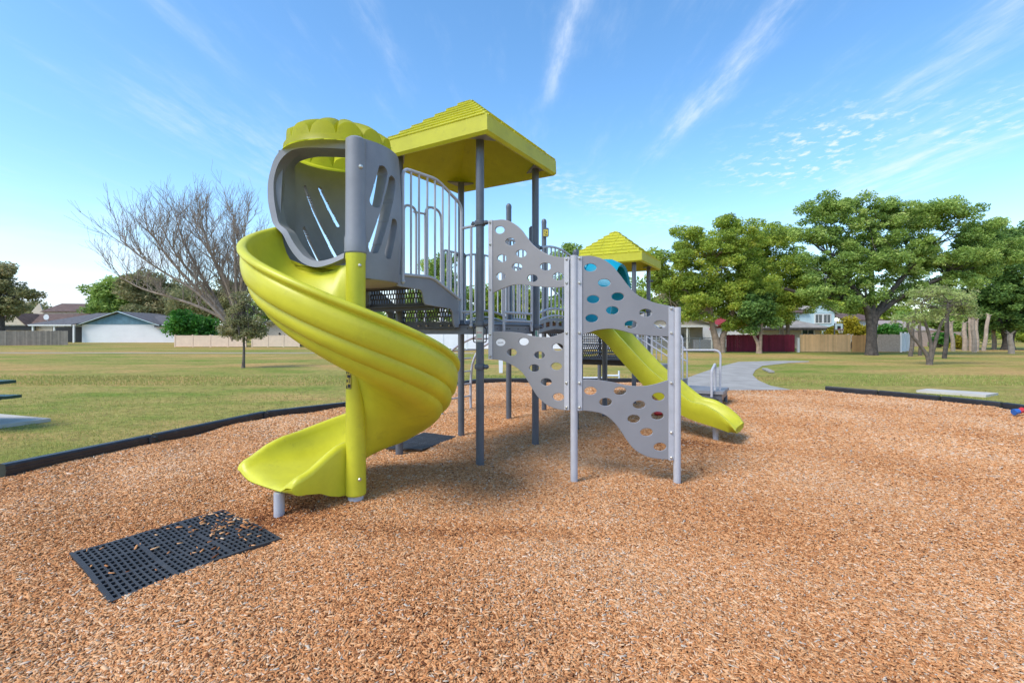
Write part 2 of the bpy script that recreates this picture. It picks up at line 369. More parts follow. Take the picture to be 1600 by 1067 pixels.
# lawn: mown, patchy green, olive and straw brown
def lawn_mat():
    m = bpy.data.materials.new('patchy_lawn'); m.use_nodes = True; t = m.node_tree; n = t.nodes; l = t.links
    p = n['Principled BSDF']; p.inputs['Roughness'].default_value = .95; p.inputs['Specular IOR Level'].default_value = .1
    g = n.new('ShaderNodeTexCoord')
    def nz(scale, det, sx=1, sy=1, rough=.6, off=0):
        mp = n.new('ShaderNodeMapping'); l.new(g.outputs['Object'], mp.inputs[0]); mp.inputs['Scale'].default_value = (sx, sy, 1); mp.inputs['Location'].default_value = (off, off, 0)
        q = n.new('ShaderNodeTexNoise'); q.inputs['Scale'].default_value = scale; q.inputs['Detail'].default_value = det; q.inputs['Roughness'].default_value = rough
        l.new(mp.outputs[0], q.inputs['Vector']); return q.outputs[0]
    def ramp(src, *els):
        r = n.new('ShaderNodeValToRGB'); l.new(src, r.inputs[0])
        while len(r.color_ramp.elements) < len(els): r.color_ramp.elements.new(.5)
        for i, (pos, c) in enumerate(els): r.color_ramp.elements[i].position = pos; r.color_ramp.elements[i].color = (*c, 1)
        return r.outputs[0]
    def mix(f, a_, b_, mode='MIX'):
        q = n.new('ShaderNodeMix'); q.data_type = 'RGBA'; q.blend_type = mode
        for k, v in ((0, f), (6, a_), (7, b_)):
            if isinstance(v, (float, tuple)): q.inputs[k].default_value = v
            else: l.new(v, q.inputs[k])
        return q.outputs[2]
    big = ramp(nz(.11, 6, .55, 1.5), (.38, (.19, .25, .038)), (.49, (.34, .295, .08)), (.57, (.55, .32, .125)))
    mid = ramp(nz(.5, 7, .8, 1.3, off=7), (.38, (.18, .25, .035)), (.56, (.47, .325, .115)))
    fine = ramp(nz(7, 8, rough=.8), (.3, (.35, .35, .35)), (.72, (1.35, 1.35, 1.3)))
    c = mix(.42, big, mid); c = mix(.9, c, fine, 'MULTIPLY')
    l.new(c, p.inputs['Base Color'])
    b = n.new('ShaderNodeBump'); b.inputs['Strength'].default_value = .6; b.inputs['Distance'].default_value = .04
    l.new(nz(18, 6, rough=.8), b.inputs['Height']); l.new(b.outputs[0], p.inputs['Normal'])
    return m
def mulch_mat():
    m = bpy.data.materials.new('wood_chip_bed'); m.use_nodes = True; t = m.node_tree; n = t.nodes; l = t.links
    p = n['Principled BSDF']; p.inputs['Roughness'].default_value = .95; p.inputs['Specular IOR Level'].default_value = .1
    g = n.new('ShaderNodeTexCoord')
    mp = n.new('ShaderNodeMapping'); l.new(g.outputs['Object'], mp.inputs[0]); mp.inputs['Scale'].default_value = (1, 1.6, 1)
    nz = n.new('ShaderNodeTexNoise'); nz.inputs['Scale'].default_value = 14; nz.inputs['Detail'].default_value = 4; l.new(g.outputs['Object'], nz.inputs['Vector'])
    wv = n.new('ShaderNodeMix'); wv.data_type = 'RGBA'; wv.inputs[0].default_value = .06; l.new(mp.outputs[0], wv.inputs[6]); l.new(nz.outputs[1], wv.inputs[7])
    vo = n.new('ShaderNodeTexVoronoi'); vo.inputs['Scale'].default_value = 34; l.new(wv.outputs[2], vo.inputs['Vector'])
    s_ = n.new('ShaderNodeSeparateColor'); l.new(vo.outputs['Color'], s_.inputs[0])
    r = n.new('ShaderNodeValToRGB'); l.new(s_.outputs[0], r.inputs[0])
    els = [(0, (.17, .065, .028)), (.3, (.38, .165, .065)), (.6, (.52, .25, .10)), (.85, (.62, .35, .17)), (1, (.66, .48, .32))]
    while len(r.color_ramp.elements) < len(els): r.color_ramp.elements.new(.5)
    for i, (pos, c) in enumerate(els): r.color_ramp.elements[i].position = pos; r.color_ramp.elements[i].color = (*c, 1)
    l.new(r.outputs[0], p.inputs['Base Color'])
    b = n.new('ShaderNodeBump'); b.inputs['Strength'].default_value = .9; b.inputs['Distance'].default_value = .03
    l.new(vo.outputs['Distance'], b.inputs['Height']); l.new(b.outputs[0], p.inputs['Normal'])
    return m
M['lawn'] = lawn_mat(); M['mulch'] = mulch_mat()

# ------------------------------------------------------------ setting: ground, mulch pit, paths
b = MB(); gx = [-600, -150, -60, -30, -12, -6, 0, 6, 12, 30, 60, 150, 600]; gy = [-60, -8, 0, 6, 12, 20, 30, 45, 70, 120, 300, 900]
b.add([(x, y, GZ) for y in gy for x in gx], [(j*len(gx)+i, j*len(gx)+i+1, (j+1)*len(gx)+i+1, (j+1)*len(gx)+i) for j in range(len(gy)-1) for i in range(len(gx)-1)])
tag(b.build('lawn', M['lawn']), kind='structure')
LB = [(-5.5, -2), (-5.62, 1.5), (-5.45, 3.4), (-5.28, 5.0), (-4.82, 6.52), (-4.29, 8.45), (-3.24, 9.55), (-2.4, 11.6), (-1.6, 13.3), (-.9, 14.5)]
RB = [(9.9, -2), (9.9, 3), (9.85, 6), (9.75, 8.2), (9.6, 9.5), (9.23, 10.46), (8.67, 11.5), (7.97, 12.4), (5.2, 12.5), (4.3, 14.5)]
lx = lambda y: np.interp(y, [p[1] for p in LB], [p[0] for p in LB])
rx = lambda y: np.interp(y, [p[1] for p in RB], [p[0] for p in RB])
def inside(pts, x, y):
    r = np.zeros(len(x), bool); m_ = len(pts)
    for i in range(m_):
        (xa, ya), (xb, yb) = pts[i], pts[(i+1) % m_]
        r ^= ((ya > y) != (yb > y)) & (x < (xb-xa)*(y-ya)/((yb-ya) or 1e-9)+xa)
    return r
MAT1 = [(-2.966, 3.257), (-2.208, 2.664), (-1.63, 3.44), (-2.37, 4.0)]; MAT2 = [(-1.60, 6.15), (-1.12, 6.05), (-.80, 6.95), (-1.30, 7.15)]
def mulch_h(x, y):
    x = np.asarray(x, float); y = np.asarray(y, float)
    h = .022+.014*np.sin(1.3*x+.7*y+.4)+.012*np.sin(2.9*x-1.7*y+1)+.012*np.sin(.9*x+3.1*y)+.008*np.sin(5.3*x+4.1*y)
    h += -.04*np.exp(-((x+2.1)**2+(y-3.9)**2)/.28)+.03*np.exp(-((x+1.2)**2+(y-3.75)**2)/.25)
    h += -.035*np.exp(-((x-3.2)**2+(y-6.5)**2)/.5)+.03*np.exp(-((x-2.5)**2+(y-6.2)**2)/.3)
    for q in (MAT1, MAT2):
        m_ = inside(q, x.ravel(), y.ravel()).reshape(x.shape); h = np.where(m_, h*.2-.035, h)
    return h
ys = np.linspace(-2, 14.5, 150); us = np.linspace(0, 1, 150)
Yg, Ug = np.meshgrid(ys, us, indexing='ij'); Xg = lx(Yg)+(rx(Yg)-lx(Yg))*Ug
Zg = mulch_h(Xg, Yg); edge = np.minimum(Ug, 1-Ug); Zg = .006+(Zg-.006)*np.clip(edge*25, .15, 1)
V = np.stack([Xg, Yg, Zg], -1).reshape(-1, 3)
i0 = (np.arange(149)[:, None]*150+np.arange(149)[None]).ravel()
tag(np_mesh('mulch_bed', V, np.stack([i0, i0+1, i0+151, i0+150], 1), M['mulch'], smooth=180), kind='structure')
# loose chips: the whole bed is made of them
def chips(n_try, dens, seed):
    g = np.random.default_rng(seed); y = g.uniform(1.2, 14.4, n_try); x = g.uniform(-6, 9.5, n_try)
    k = (x > lx(y)+.04) & (x < rx(y)-.04); x, y = x[k], y[k]
    d = np.hypot(x, y); k = (np.abs(x) < 1.35*y+.6) & (g.uniform(0, 1, len(x)) < dens(d)); x, y = x[k], y[k]; k = ~(inside(MAT1, x, y) & (np.hypot(x+1.95, y-3.85) > .28)) & ~inside(MAT2, x, y); return x[k], y[k]
dens = lambda d: np.clip((3.6/np.maximum(d, 2.4))**1.5, .10, 1)
cx, cy = chips(3000000, dens, 5); n = len(cx); g = np.random.default_rng(6)
sz = np.clip(np.hypot(cx, cy)/5.5, .9, 1.6)
ln = g.gamma(4, .0043, n)*sz+.0075; wd = ln*g.uniform(.11, .30, n)+.0018; th = g.uniform(.002, .006, n)*sz
big = g.uniform(0, 1, n) < .012; ln[big] *= 1.5; wd[big] *= 1.25
az = g.uniform(0, 2*np.pi, n); ti = g.normal(0, .21, n); ro = g.normal(0, .28, n)
u = np.stack([np.cos(az)*np.cos(ti), np.sin(az)*np.cos(ti), np.sin(ti)], 1)
s0 = np.stack([-np.sin(az), np.cos(az), np.zeros(n)], 1); up = np.cross(u, s0)
s1 = s0*np.cos(ro)[:, None]+up*np.sin(ro)[:, None]; up = np.cross(u, s1)
ctr = np.stack([cx, cy, mulch_h(cx, cy)+g.uniform(.001, .011, n)], 1)
tp = g.uniform(.25, 1, (n, 1))
def cor(i, j, k): return ctr+u*(ln/2*i)[:, None]+s1*(wd/2*j)[:, None]*(tp if i > 0 else 1)+up*(th/2*k)[:, None]
V = np.stack([cor(-1, -1, -1), cor(1, -1, -1), cor(1, 1, -1), cor(-1, 1, -1), cor(-1, -1, 1), cor(1, -1, 1), cor(1, 1, 1), cor(-1, 1, 1)], 1).reshape(-1, 3)
q = np.array([[4, 5, 6, 7], [0, 1, 5, 4], [1, 2, 6, 5], [2, 3, 7, 6], [3, 0, 4, 7]])
F = (np.arange(n)[:, None, None]*8+q[None]).reshape(-1, 4)
t_ = np.clip(g.normal(.51, .20, n), 0, 1)
damp_shade = 1.3*np.exp(-((cx+1.85)**2/.22+(cy-3.95)**2/.10))+np.exp(-((cx-2.4)**2/.9+(cy-6.35)**2/.10))*.7     # freshly dug, moist chips; the second term paints the straight slide's shade
damp_shade += .5*np.exp(-((cx+.5)**2/2+(cy-3.6)**2/.02))
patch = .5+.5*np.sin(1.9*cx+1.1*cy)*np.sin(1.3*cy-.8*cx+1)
t_ = np.clip(t_-.46*np.clip(damp_shade, 0, 1)+.20*(patch-.5)+.008*(cy-4), 0, 1)
t_ = np.where(g.uniform(0, 1, n) < .025, 1.0, np.minimum(t_, .90))
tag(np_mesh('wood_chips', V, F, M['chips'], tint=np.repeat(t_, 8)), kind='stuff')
path_pts = [(4.35, 14.4), (5.15, 12.56), (7.9, 12.42), (8.1, 12.55), (7.75, 13.3), (7.75, 14.6), (8.2, 16.2), (9.0, 18.2), (10.3, 20.6), (12.0, 23.3), (14.6, 25.6), (16.2, 26.5), (16.6, 27.2),
            (15.4, 27.6), (12.4, 26.6), (9.6, 22.6), (7.2, 18.8), (5.6, 16.2)]
PAD1 = [(-8.27, 8.72), (-11.6, 9.85), (-12.6, 7.5), (-9.1, 6.65)]; PAD2 = [(10.75, 12.75), (12.55, 11.75), (13.1, 12.15), (11.3, 13.2)]
PAD2 = [(10.8, 13.0), (11.4, 13.36), (12.4, 12.4), (11.67, 11.98)]
# grass blades on the nearer lawn
g = np.random.default_rng(9); n = 150000
y = 4.5+(18-4.5)*g.uniform(0, 1, n)**1.5; x = g.uniform(-1.15, 1.15, n)*y
y0 = np.clip(y, -2, 14.5); k = (g.uniform(0, 1, n) > (y-5)/9) & ((x < lx(y0)-.06) | (x > rx(y0)+.06)) | (y > 14.6)
for pl_ in (path_pts, PAD1, PAD2): k &= ~inside(pl_, x, y)
x, y = x[k], y[k]; n = len(x); hgt = g.uniform(.018, .05, n)*np.clip(y/9, 1, 1.8); wb = .0035*np.clip(y/6, 1, 4)
az = g.uniform(0, 6.283, n); ln_ = g.normal(0, .022, (n, 2))
dx_, dy_ = np.cos(az)*wb, np.sin(az)*wb
V = np.stack([np.stack([x-dx_, y-dy_, x*0+GZ], 1), np.stack([x+dx_, y+dy_, x*0+GZ], 1), np.stack([x+ln_[:, 0], y+ln_[:, 1], hgt+GZ], 1)], 1).reshape(-1, 3)
pt = .5+.25*np.sin(.55*x+.3*np.sin(y*.7))*np.sin(.8*y+.5)+g.normal(0, .2, n)
tag(np_mesh('grass', V, np.arange(3*n).reshape(-1, 3), M['blades'], tint=np.repeat(np.clip(pt, 0, 1), 3)), kind='stuff')

tag(flat_poly('path', path_pts, GZ+.012, M['concrete']).build('path', M['concrete']), kind='structure')
tag(flat_poly('sidewalk', [(-90, 38.2), (-3, 37.2), (-3, 38.7), (-90, 39.9)], GZ+.012, None).build('sidewalk', mat('worn_sidewalk', (.40, .345, .26), 1.0, spec=.04, scale=.8, dirt=((.22, .22, .09), .5, .8))), kind='structure')
def slab(pts, label):
    o = flat_poly('concrete_pad', pts, GZ+.06, M['pad'], thick=.14).build('concrete_pad', M['pad'])
    return tag(o, label, 'concrete pad')
slab([(-8.27, 8.72), (-11.6, 9.85), (-12.6, 7.5), (-9.1, 6.65)], 'pale concrete pad under the dark green picnic table')
slab(PAD2, 'narrow empty pale concrete pad in the lawn beyond the right border')

# black border timbers, one per length
def timbers(pts, side):
    for i in range(len(pts)-1):
        p, q_ = Vector((*pts[i], 0)), Vector((*pts[i+1], 0)); d = (q_-p).normalized(); nn = Vector((-d.y, d.x, 0))
        p2 = p+d*.03; q2 = q_-d*.03; mb = MB()
        prof = [(-.055, -.14), (-.055, .125), (-.04, .145), (.04, .145), (.055, .125), (.055, -.14)]
        mb.prism([p2+nn*a_+Vector((0, 0, z)) for a_, z in prof], q2-p2)
        mb.beam(p2+Vector((0, 0, .075))+nn*.058*side, q2+Vector((0, 0, .075))+nn*.058*side, .012, .022)
        o = mb.build('border_timber', M['timber'], org=(p+q_)/2)
        lug = MB(); e_ = q_-d*.05
        lug.cyl(e_.x+nn.x*.06*side, e_.y+nn.y*.06*side, -.05, .12, .045, 12); lug.cyl(e_.x+nn.x*.06*side, e_.y+nn.y*.06*side, .12, .135, .018, 8)
        lg = lug.build('stake_lug', M['timber'], parent=o)
        lab = TL.pop(0) if TL else 'black plastic border timber edging the wood chip bed'
        tag(o, lab, 'border timber', 'border timbers edging the wood chip bed')
TL = []
def split(poly, step):
    o = []
    for i in range(len(poly)-1):
        p, q_ = Vector((*poly[i], 0)), Vector((*poly[i+1], 0)); k = max(1, round((q_-p).length/step))
        o += [(p.lerp(q_, j/k).x, p.lerp(q_, j/k).y) for j in range(k)]
    return o+[poly[-1]]
TL += ['black border timber entering the picture at its left edge, nearest of the left row', 'black border timber left of the spiral slide, between the two open joints',
       'black border timber running behind the spiral slide pole', 'black border timber hidden mostly behind the spiral slide', 'black border timber seen through the grey ladder rungs', 'black border timber at the far left corner of the chip bed behind the ladder']
timbers([(-5.28, 5.0), (-4.82, 6.52), (-4.29, 8.45), (-3.24, 9.55), (-2.4, 11.6), (-1.6, 13.3), (-.9, 14.5)], -1)
TL += ['black border timber across the far edge, left of the square back post', 'black border timber across the far edge, seen under the wavy panels', 'black border timber across the far edge, ending at the concrete path']
timbers([(-.9, 14.5), (.85, 14.55), (2.6, 14.55), (4.3, 14.5)], -1)
TL += ['black border timber on the right lawn edge, touching the concrete path', 'second black border timber from the concrete path on the right lawn edge', 'third black border timber from the concrete path on the right lawn edge',
       'black border timber beside the red and blue sand toy at the right edge']
timbers([(7.97, 12.4), (8.67, 11.5), (9.23, 10.46), (9.6, 9.5), (9.75, 8.2)], 1)
# ------------------------------------------------------------ the play structure: one bolted thing
PS = thing('play_structure', 'lime green and grey play structure with spiral slide, two roofs and wavy grey climbing panels', 'playground', (-.4, 6.4, 0))
A, E_, B_, C_ = (-.36, 5.47), (-1.385, 5.98), (-.735, 7.03), (.31, 6.44)
D_, F_ = (-.055, 8.32), (.985, 7.51); G_, H_ = (.61, 9.27), (1.63, 8.55)
eu = Vector((.51, .86, 0)).normalized(); ev = Vector((.86, -.51, 0)).normalized()
def v2(p, z=0.0): return Vector((p[0], p[1], z))
PR = .046
def post(p, top, r=PR, m='graphite', cap=True, name='post'):
    o = MB().cyl(p[0], p[1], -.1, top, r, 20).build(name, M[m], PS)
    if cap: MB().lathe(p[0], p[1], [(r*1.04, top-.04), (r*1.06, top), (r*.9, top+.025), (r*.5, top+.045), (.004, top+.05)], 18).build('post_cap', M[m], o)
    return o
pA = post(A, 3.70, cap=False); pE = post(E_, 3.66, cap=False); pB = post(B_, 3.66, cap=False); pC = post(C_, 3.66, cap=False)
pD = post(D_, 3.66); pF = post(F_, 2.74); pG = post(G_, 3.62); pH = post(H_, 2.62)
T2 = Vector((2.36, 11.1, 0)); th2 = R(15); dn = Vector((math.sin(th2), -math.cos(th2), 0)); dr = Vector((math.cos(th2), math.sin(th2), 0))
t2 = [T2+d*.845 for d in (dn, dr, -dn, -dr)]       # near, right, far, left
for p in t2: post(p, 3.03, cap=False)
def clamp(p, z, parent, r=PR, dirs=((1, 0),), m='graphite'):
    mb = MB().lathe(p[0], p[1], [(r+.002, z-.030), (r+.014, z-.026), (r+.018, z), (r+.014, z+.026), (r+.002, z+.030)], 18)
    for d in dirs:
        d = Vector((d[0], d[1], 0)).normalized(); c = v2(p, z)+d*(r+.035)
        mb.ball(c, .030, 10, 6, (1, 1, .9)); mb.tube([v2(p, z)+d*r, c+d*.03], .014, 8)
        mb.ball(c+Vector((0, 0, .014))-Vector((d.y, -d.x, 0))*.022, .013, 8, 4)
    return mb.build('clamp', M[m], parent)
toA_C = (v2(C_)-v2(A)); toA_E = (v2(E_)-v2(A))
for z in (2.73, 1.60, 1.12): clamp(A, z, pA, dirs=((1, -.55), (-.6, .3)) if z > 2 else ((1, -.55),))
for z in (2.63, 1.58): clamp(C_, z, pC, dirs=((1, .6), (-.9, -.5)))
clamp(G_, 2.66, pG, dirs=((.9, .2), (-1, 0))); clamp(B_, 2.62, pB, dirs=((-1, -.9), (.6, 1))); clamp(t2[1], 2.70, PS); clamp(t2[1], 2.0, PS, dirs=((-1, -1),))
clamp(E_, 1.6, pE); clamp(B_, 1.56, pB); clamp(D_, 1.56, pD)

# decks -------------------------------------------------------
def deck(quad, z, name='deck', hgt=.10, inset=.05):
    c = sum((v2(p) for p in quad), Vector())/len(quad)
    q = [v2(p)+(v2(p)-c).normalized()*(-inset) for p in quad]
    top = MB().prism([p+Vector((0, 0, z-.012)) for p in q], (0, 0, .012)); o = top.build(name, M['deck'], PS)
    lip = MB()
    for i in range(len(q)):
        a_, b_ = q[i], q[(i+1) % len(q)]
        lip.beam(a_+Vector((0, 0, z-.016-hgt/2)), b_+Vector((0, 0, z-.016-hgt/2)), .012, hgt)
        n = (b_-a_).cross(Vector((0, 0, 1))).normalized()
        if (((a_+b_)/2-c).dot(n)) < 0: n = -n
    slots = MB()
    for i in range(len(q)):
        a_, b_ = q[i], q[(i+1) % len(q)]; d = (b_-a_).normalized(); n = Vector((d.y, -d.x, 0))
        if (((a_+b_)/2-c).dot(n)) < 0: n = -n
        for t_ in (.14, .3, .48, .53, .70, .86):
            p = a_.lerp(b_, t_)+n*.007+Vector((0, 0, z-.05)); slots.beam(p-d*(.018 if .4 < t_ < .6 else .008), p+d*(.018 if .4 < t_ < .6 else .008), .002, .014)
    lip.build2('deck_edge', M['deckface'], slots, M['black'], o)
    for t_ in (.25, .5, .75): MB().beam(q[0].lerp(q[1], t_)+Vector((0, 0, z-.07)), q[3].lerp(q[2], t_)+Vector((0, 0, z-.07)), .03, .09).build('joist', M['deck'], o)
    return o
deck([E_, A, C_, B_], 1.60); deck([D_, F_, H_, G_], 1.60); deck([tuple(p.xy) for p in (t2[3], t2[0], t2[1], t2[2])], .96)
# arched bridge
def arch_z(t_, base, rise): return base+rise*4*t_*(1-t_)
def br(p, q_, t_, z, off=.0): return v2(p).lerp(v2(q_), t_)+Vector((0, 0, z))
bt = MB(); ts = [.03+.94*i/12 for i in range(13)]
vs = []
for t_ in ts: vs += [br(C_, F_, t_, arch_z(t_, 1.59, .07))-ev*.06, br(B_, D_, t_, arch_z(t_, 1.59, .07))+ev*.06]
bt.add(vs, [(2*i, 2*i+1, 2*i+3, 2*i+2) for i in range(12)])
bt.add([p-Vector((0, 0, .015)) for p in vs], [(2*i+2, 2*i+3, 2*i+1, 2*i) for i in range(12)])
bridge = bt.build('bridge_deck', M['deck'], PS)
def bridge_side(P, Q, sgn):
    Lb = (v2(Q)-v2(P)).length; x0, x1 = .05*Lb, .95*Lb
    f = lambda x, b: arch_z(x/Lb, b, .085)
    xs = np.linspace(x0, x1, 16)
    outer = [(x, f(x, 1.47)) for x in xs]+[(x, f(x, 1.625)) for x in xs[::-1]]
    holes = []
    for k in range(6):
        c = x0+(x1-x0)*(k+.5)/6; h = (x1-x0)/6*.36
        holes.append([(c-h, f(c-h, 1.51)), (c+h, f(c+h, 1.51)), (c+h, f(c+h, 1.585)), (c-h, f(c-h, 1.585))])
    d = (v2(Q)-v2(P)).normalized()
    return curve_panel('bridge_side', outer, holes, .02, tuple(v2(P)), d, M['shell'], PS)
bridge_side(C_, F_, 1); bridge_side(B_, D_, -1)

# rails -------------------------------------------------------
RT, RBAL = .0165, .0115
def rail(p, q_, zb, zt, n, name='railing', arch=0.0, ends=True, zfoot=1.52, lowbar=True, t0=.07, t1=.93):
    p, q_ = v2(p), v2(q_); fr = MB()
    X = lambda t_: p.lerp(q_, t0+(t1-t0)*t_)
    f = lambda t_, z: X(t_)+Vector((0, 0, z+arch*4*t_*(1-t_)))
    top = round_path([f(0, zb)-Vector((0, 0, zb-zfoot)), f(0, zt)]+([f(i/10, zt) for i in range(1, 10)] if arch else [])+[f(1, zt), f(1, zb)-Vector((0, 0, zb-zfoot))], .05)
    fr.tube(top, RT, 10)
    fr.tube([f(i/10, zb) for i in range(11)], RT, 10)
    if lowbar: fr.tube([f(i/10, zb-.10) for i in range(11)], RT*.9, 10)
    o = fr.build(name, M['silver'], PS)
    for i in range(1, n+1): MB().tube([f(i/(n+1), zb), f(i/(n+1), zt)], RBAL, 8, caps=False).build('baluster', M['silver'], o)
    return o
rail(C_, F_, 1.76, 2.63, 8, arch=.085, zfoot=1.50); rail(B_, D_, 1.76, 2.63, 8, arch=.085, zfoot=1.50)
rail(v2(A).lerp(v2(C_), .36), C_, 1.745, 2.64, 5, t0=.05, t1=.88)
rail(v2(E_).lerp(v2(B_), .68), B_, 1.74, 2.64, 3, t0=0, t1=.85)
rail(G_, D_, 1.74, 2.64, 4, t0=.55, t1=.93)
rail(t2[3], t2[2], 1.12, 1.98, 7, zfoot=.9); rail(t2[2], t2[1], 1.12, 1.98, 6, zfoot=.9)
rail(H_, F_, 1.74, 2.62, 2, t0=.07, t1=.2); rail(H_, F_, 1.74, 2.62, 2, t0=.80, t1=.93)
# entry loops at the back edge of the first deck
for t0, t1 in ((.06, .24), (.38, .64)):
    a_, b_ = v2(E_).lerp(v2(B_), t0), v2(E_).lerp(v2(B_), t1); zt = 3.17 if t0 > .2 else 3.10
    MB().tube(round_path([a_+Vector((0, 0, 1.5)), a_+Vector((0, 0, zt)), b_+Vector((0, 0, zt)), b_+Vector((0, 0, 1.5))], .15, 8), .017, 10).build('grab_loop', M['silver'], PS)
a_, b_ = v2(E_).lerp(v2(B_), .20), v2(E_).lerp(v2(B_), .42)
for z in (3.04, 2.14): MB().tube([a_+Vector((0, 0, z)), b_+Vector((0, 0, z+.02))], .014, 8).build('grab_bar', M['silver'], PS)

# stair from the first deck up to the slide hood, running along -eu
S0, S1 = Vector((-.60, 5.60, 0)), Vector((-1.105, 4.85, 0))     # deck end, platform end of the near stringer
sd = (S1-S0); SL = sd.length; sd.normalize()
def st_pt(px_, py_):
    k = (px_-800)/FPX; t_ = (k*S0.y-S0.x)/(sd.x-k*sd.y); Y = S0.y+sd.y*t_
    return (t_, EYE-(py_-HOR)*Y/FPX)
stair_out = [st_pt(*p) for p in [(617.5, 429), (630, 431), (655, 431.5), (678, 434), (697, 452), (716, 471), (716, 511), (711, 511.5), (708.5, 507), (706.5, 488), (703, 482), (690, 480),
             (672, 477), (664, 475.5), (661.5, 470), (659.5, 457), (656, 452.5), (640, 449.5), (625, 447.5), (619, 446), (617.5, 442)]]
near_s = curve_panel('stair_stringer', stair_out, [], .02, tuple(S0), sd, M['shell'], PS)
left = -ev; WID = 1.0
far_s = curve_panel('stair_stringer', stair_out, [], .02, tuple(S0+left*WID), sd, M['shell'], PS)
def perforated(mb, o, ux, uz, wd, ht, rows=3, pitch=.040, bar=.017):
    """vertical slots in staggered rows"""
    o, ux, uz = Vector(o), Vector(ux).normalized(), Vector(uz).normalized(); n = ux.cross(uz)
    rh = ht/rows
    def q(x0, x1, z0, z1):
        c = [o+ux*x+uz*z for x, z in ((x0, z0), (x1, z0), (x1, z1), (x0, z1))]
        mb.prism(c, n*.004)
    for r in range(rows+1): q(0, wd, max(0, r*rh-.007), min(ht, r*rh+.007))
    for r in range(rows):
        x = (pitch/2 if r % 2 else 0)
        while x < wd-bar: q(x, x+bar, r*rh+.007, (r+1)*rh-.007); x += pitch
steps = [(.05, 1.60, 1.80), (.42, 1.80, 2.0)]
for k, (t_, z0, z1) in enumerate(steps):
    riser = MB(); tread = MB(); o0 = S0+sd*t_+left*.02; perforated(riser, o0+Vector((0, 0, z0+.03)), left, (0, 0, 1), WID-.04, .165)
    tread.prism([o0+Vector((0, 0, z1-.016)), o0+sd*.42+Vector((0, 0, z1-.016)), o0+sd*.42+left*(WID-.04)+Vector((0, 0, z1-.016)), o0+left*(WID-.04)+Vector((0, 0, z1-.016))], (0, 0, .014))
    tread.prism([o0+Vector((0, 0, z0-.055)), o0+left*(WID-.04)+Vector((0, 0, z0-.055)), o0+left*(WID-.04)+Vector((0, 0, z0+.028)), o0+Vector((0, 0, z0+.028))], sd*-.015)
    rs = riser.build('stair_riser', M['deck'], PS); tread.build('stair_tread', M['deck'], PS)
for x in (.08, .2, .42, .54): 
    p = S0+sd*.067+left*(x+.02)+Vector((0, 0, 1.585)); MB().ball(p, .013, 8, 4).build('bolt', M['bolt'], rs)
# stair railing
def sp(px_, py_, off=.015):
    t_, z = st_pt(px_, py_); return S0+sd*t_+Vector((0, 0, z))+ev*off
fr = MB()
fr.tube(round_path([sp(627.5, 440), sp(627.5, 263), sp(681, 281), sp(719.5, 321), sp(719.5, 500)], .09, 6), .0175, 12)
fr.tube(round_path([sp(628, 429), sp(674, 433.5), sp(717, 468)], .08, 5), .0165, 12)
fr.ball(sp(627.5, 440, .02), .022, 10, 6)
sr = fr.build('stair_railing', M['silver'], PS)
tops = [(640.5, 265), (653, 269), (666, 275), (678, 280), (690, 290), (700, 301), (710, 311)]
for px_, py_ in tops:
    yb = 430+max(0, (px_-640)*.1) if px_ < 675 else 433.5+(px_-674)*.802
    MB().tube([sp(px_, py_), sp(px_, yb)], .0115, 8, caps=False).build('baluster', M['silver'], sr)
sm = MB(); e0 = sp(720, 357, 0.0); e0.z = 2.70; aa = v2(A, 2.73)
sm.tube([e0, v2(A, 2.71)-Vector((.05, -.02, 0))], .016, 10)
e1 = e0.copy(); e1.z = 1.74; f1 = e0.lerp(v2(A), .55)
sm.tube([e1, Vector((f1.x, f1.y, 1.74))], .016, 10); sm.tube([Vector((f1.x, f1.y, 2.71)), Vector((f1.x, f1.y, 1.58))], .015, 10); sm.ball(Vector((f1.x, f1.y, 1.58)), .024, 8, 5)
sm.build('filler_railing', M['silver'], PS)

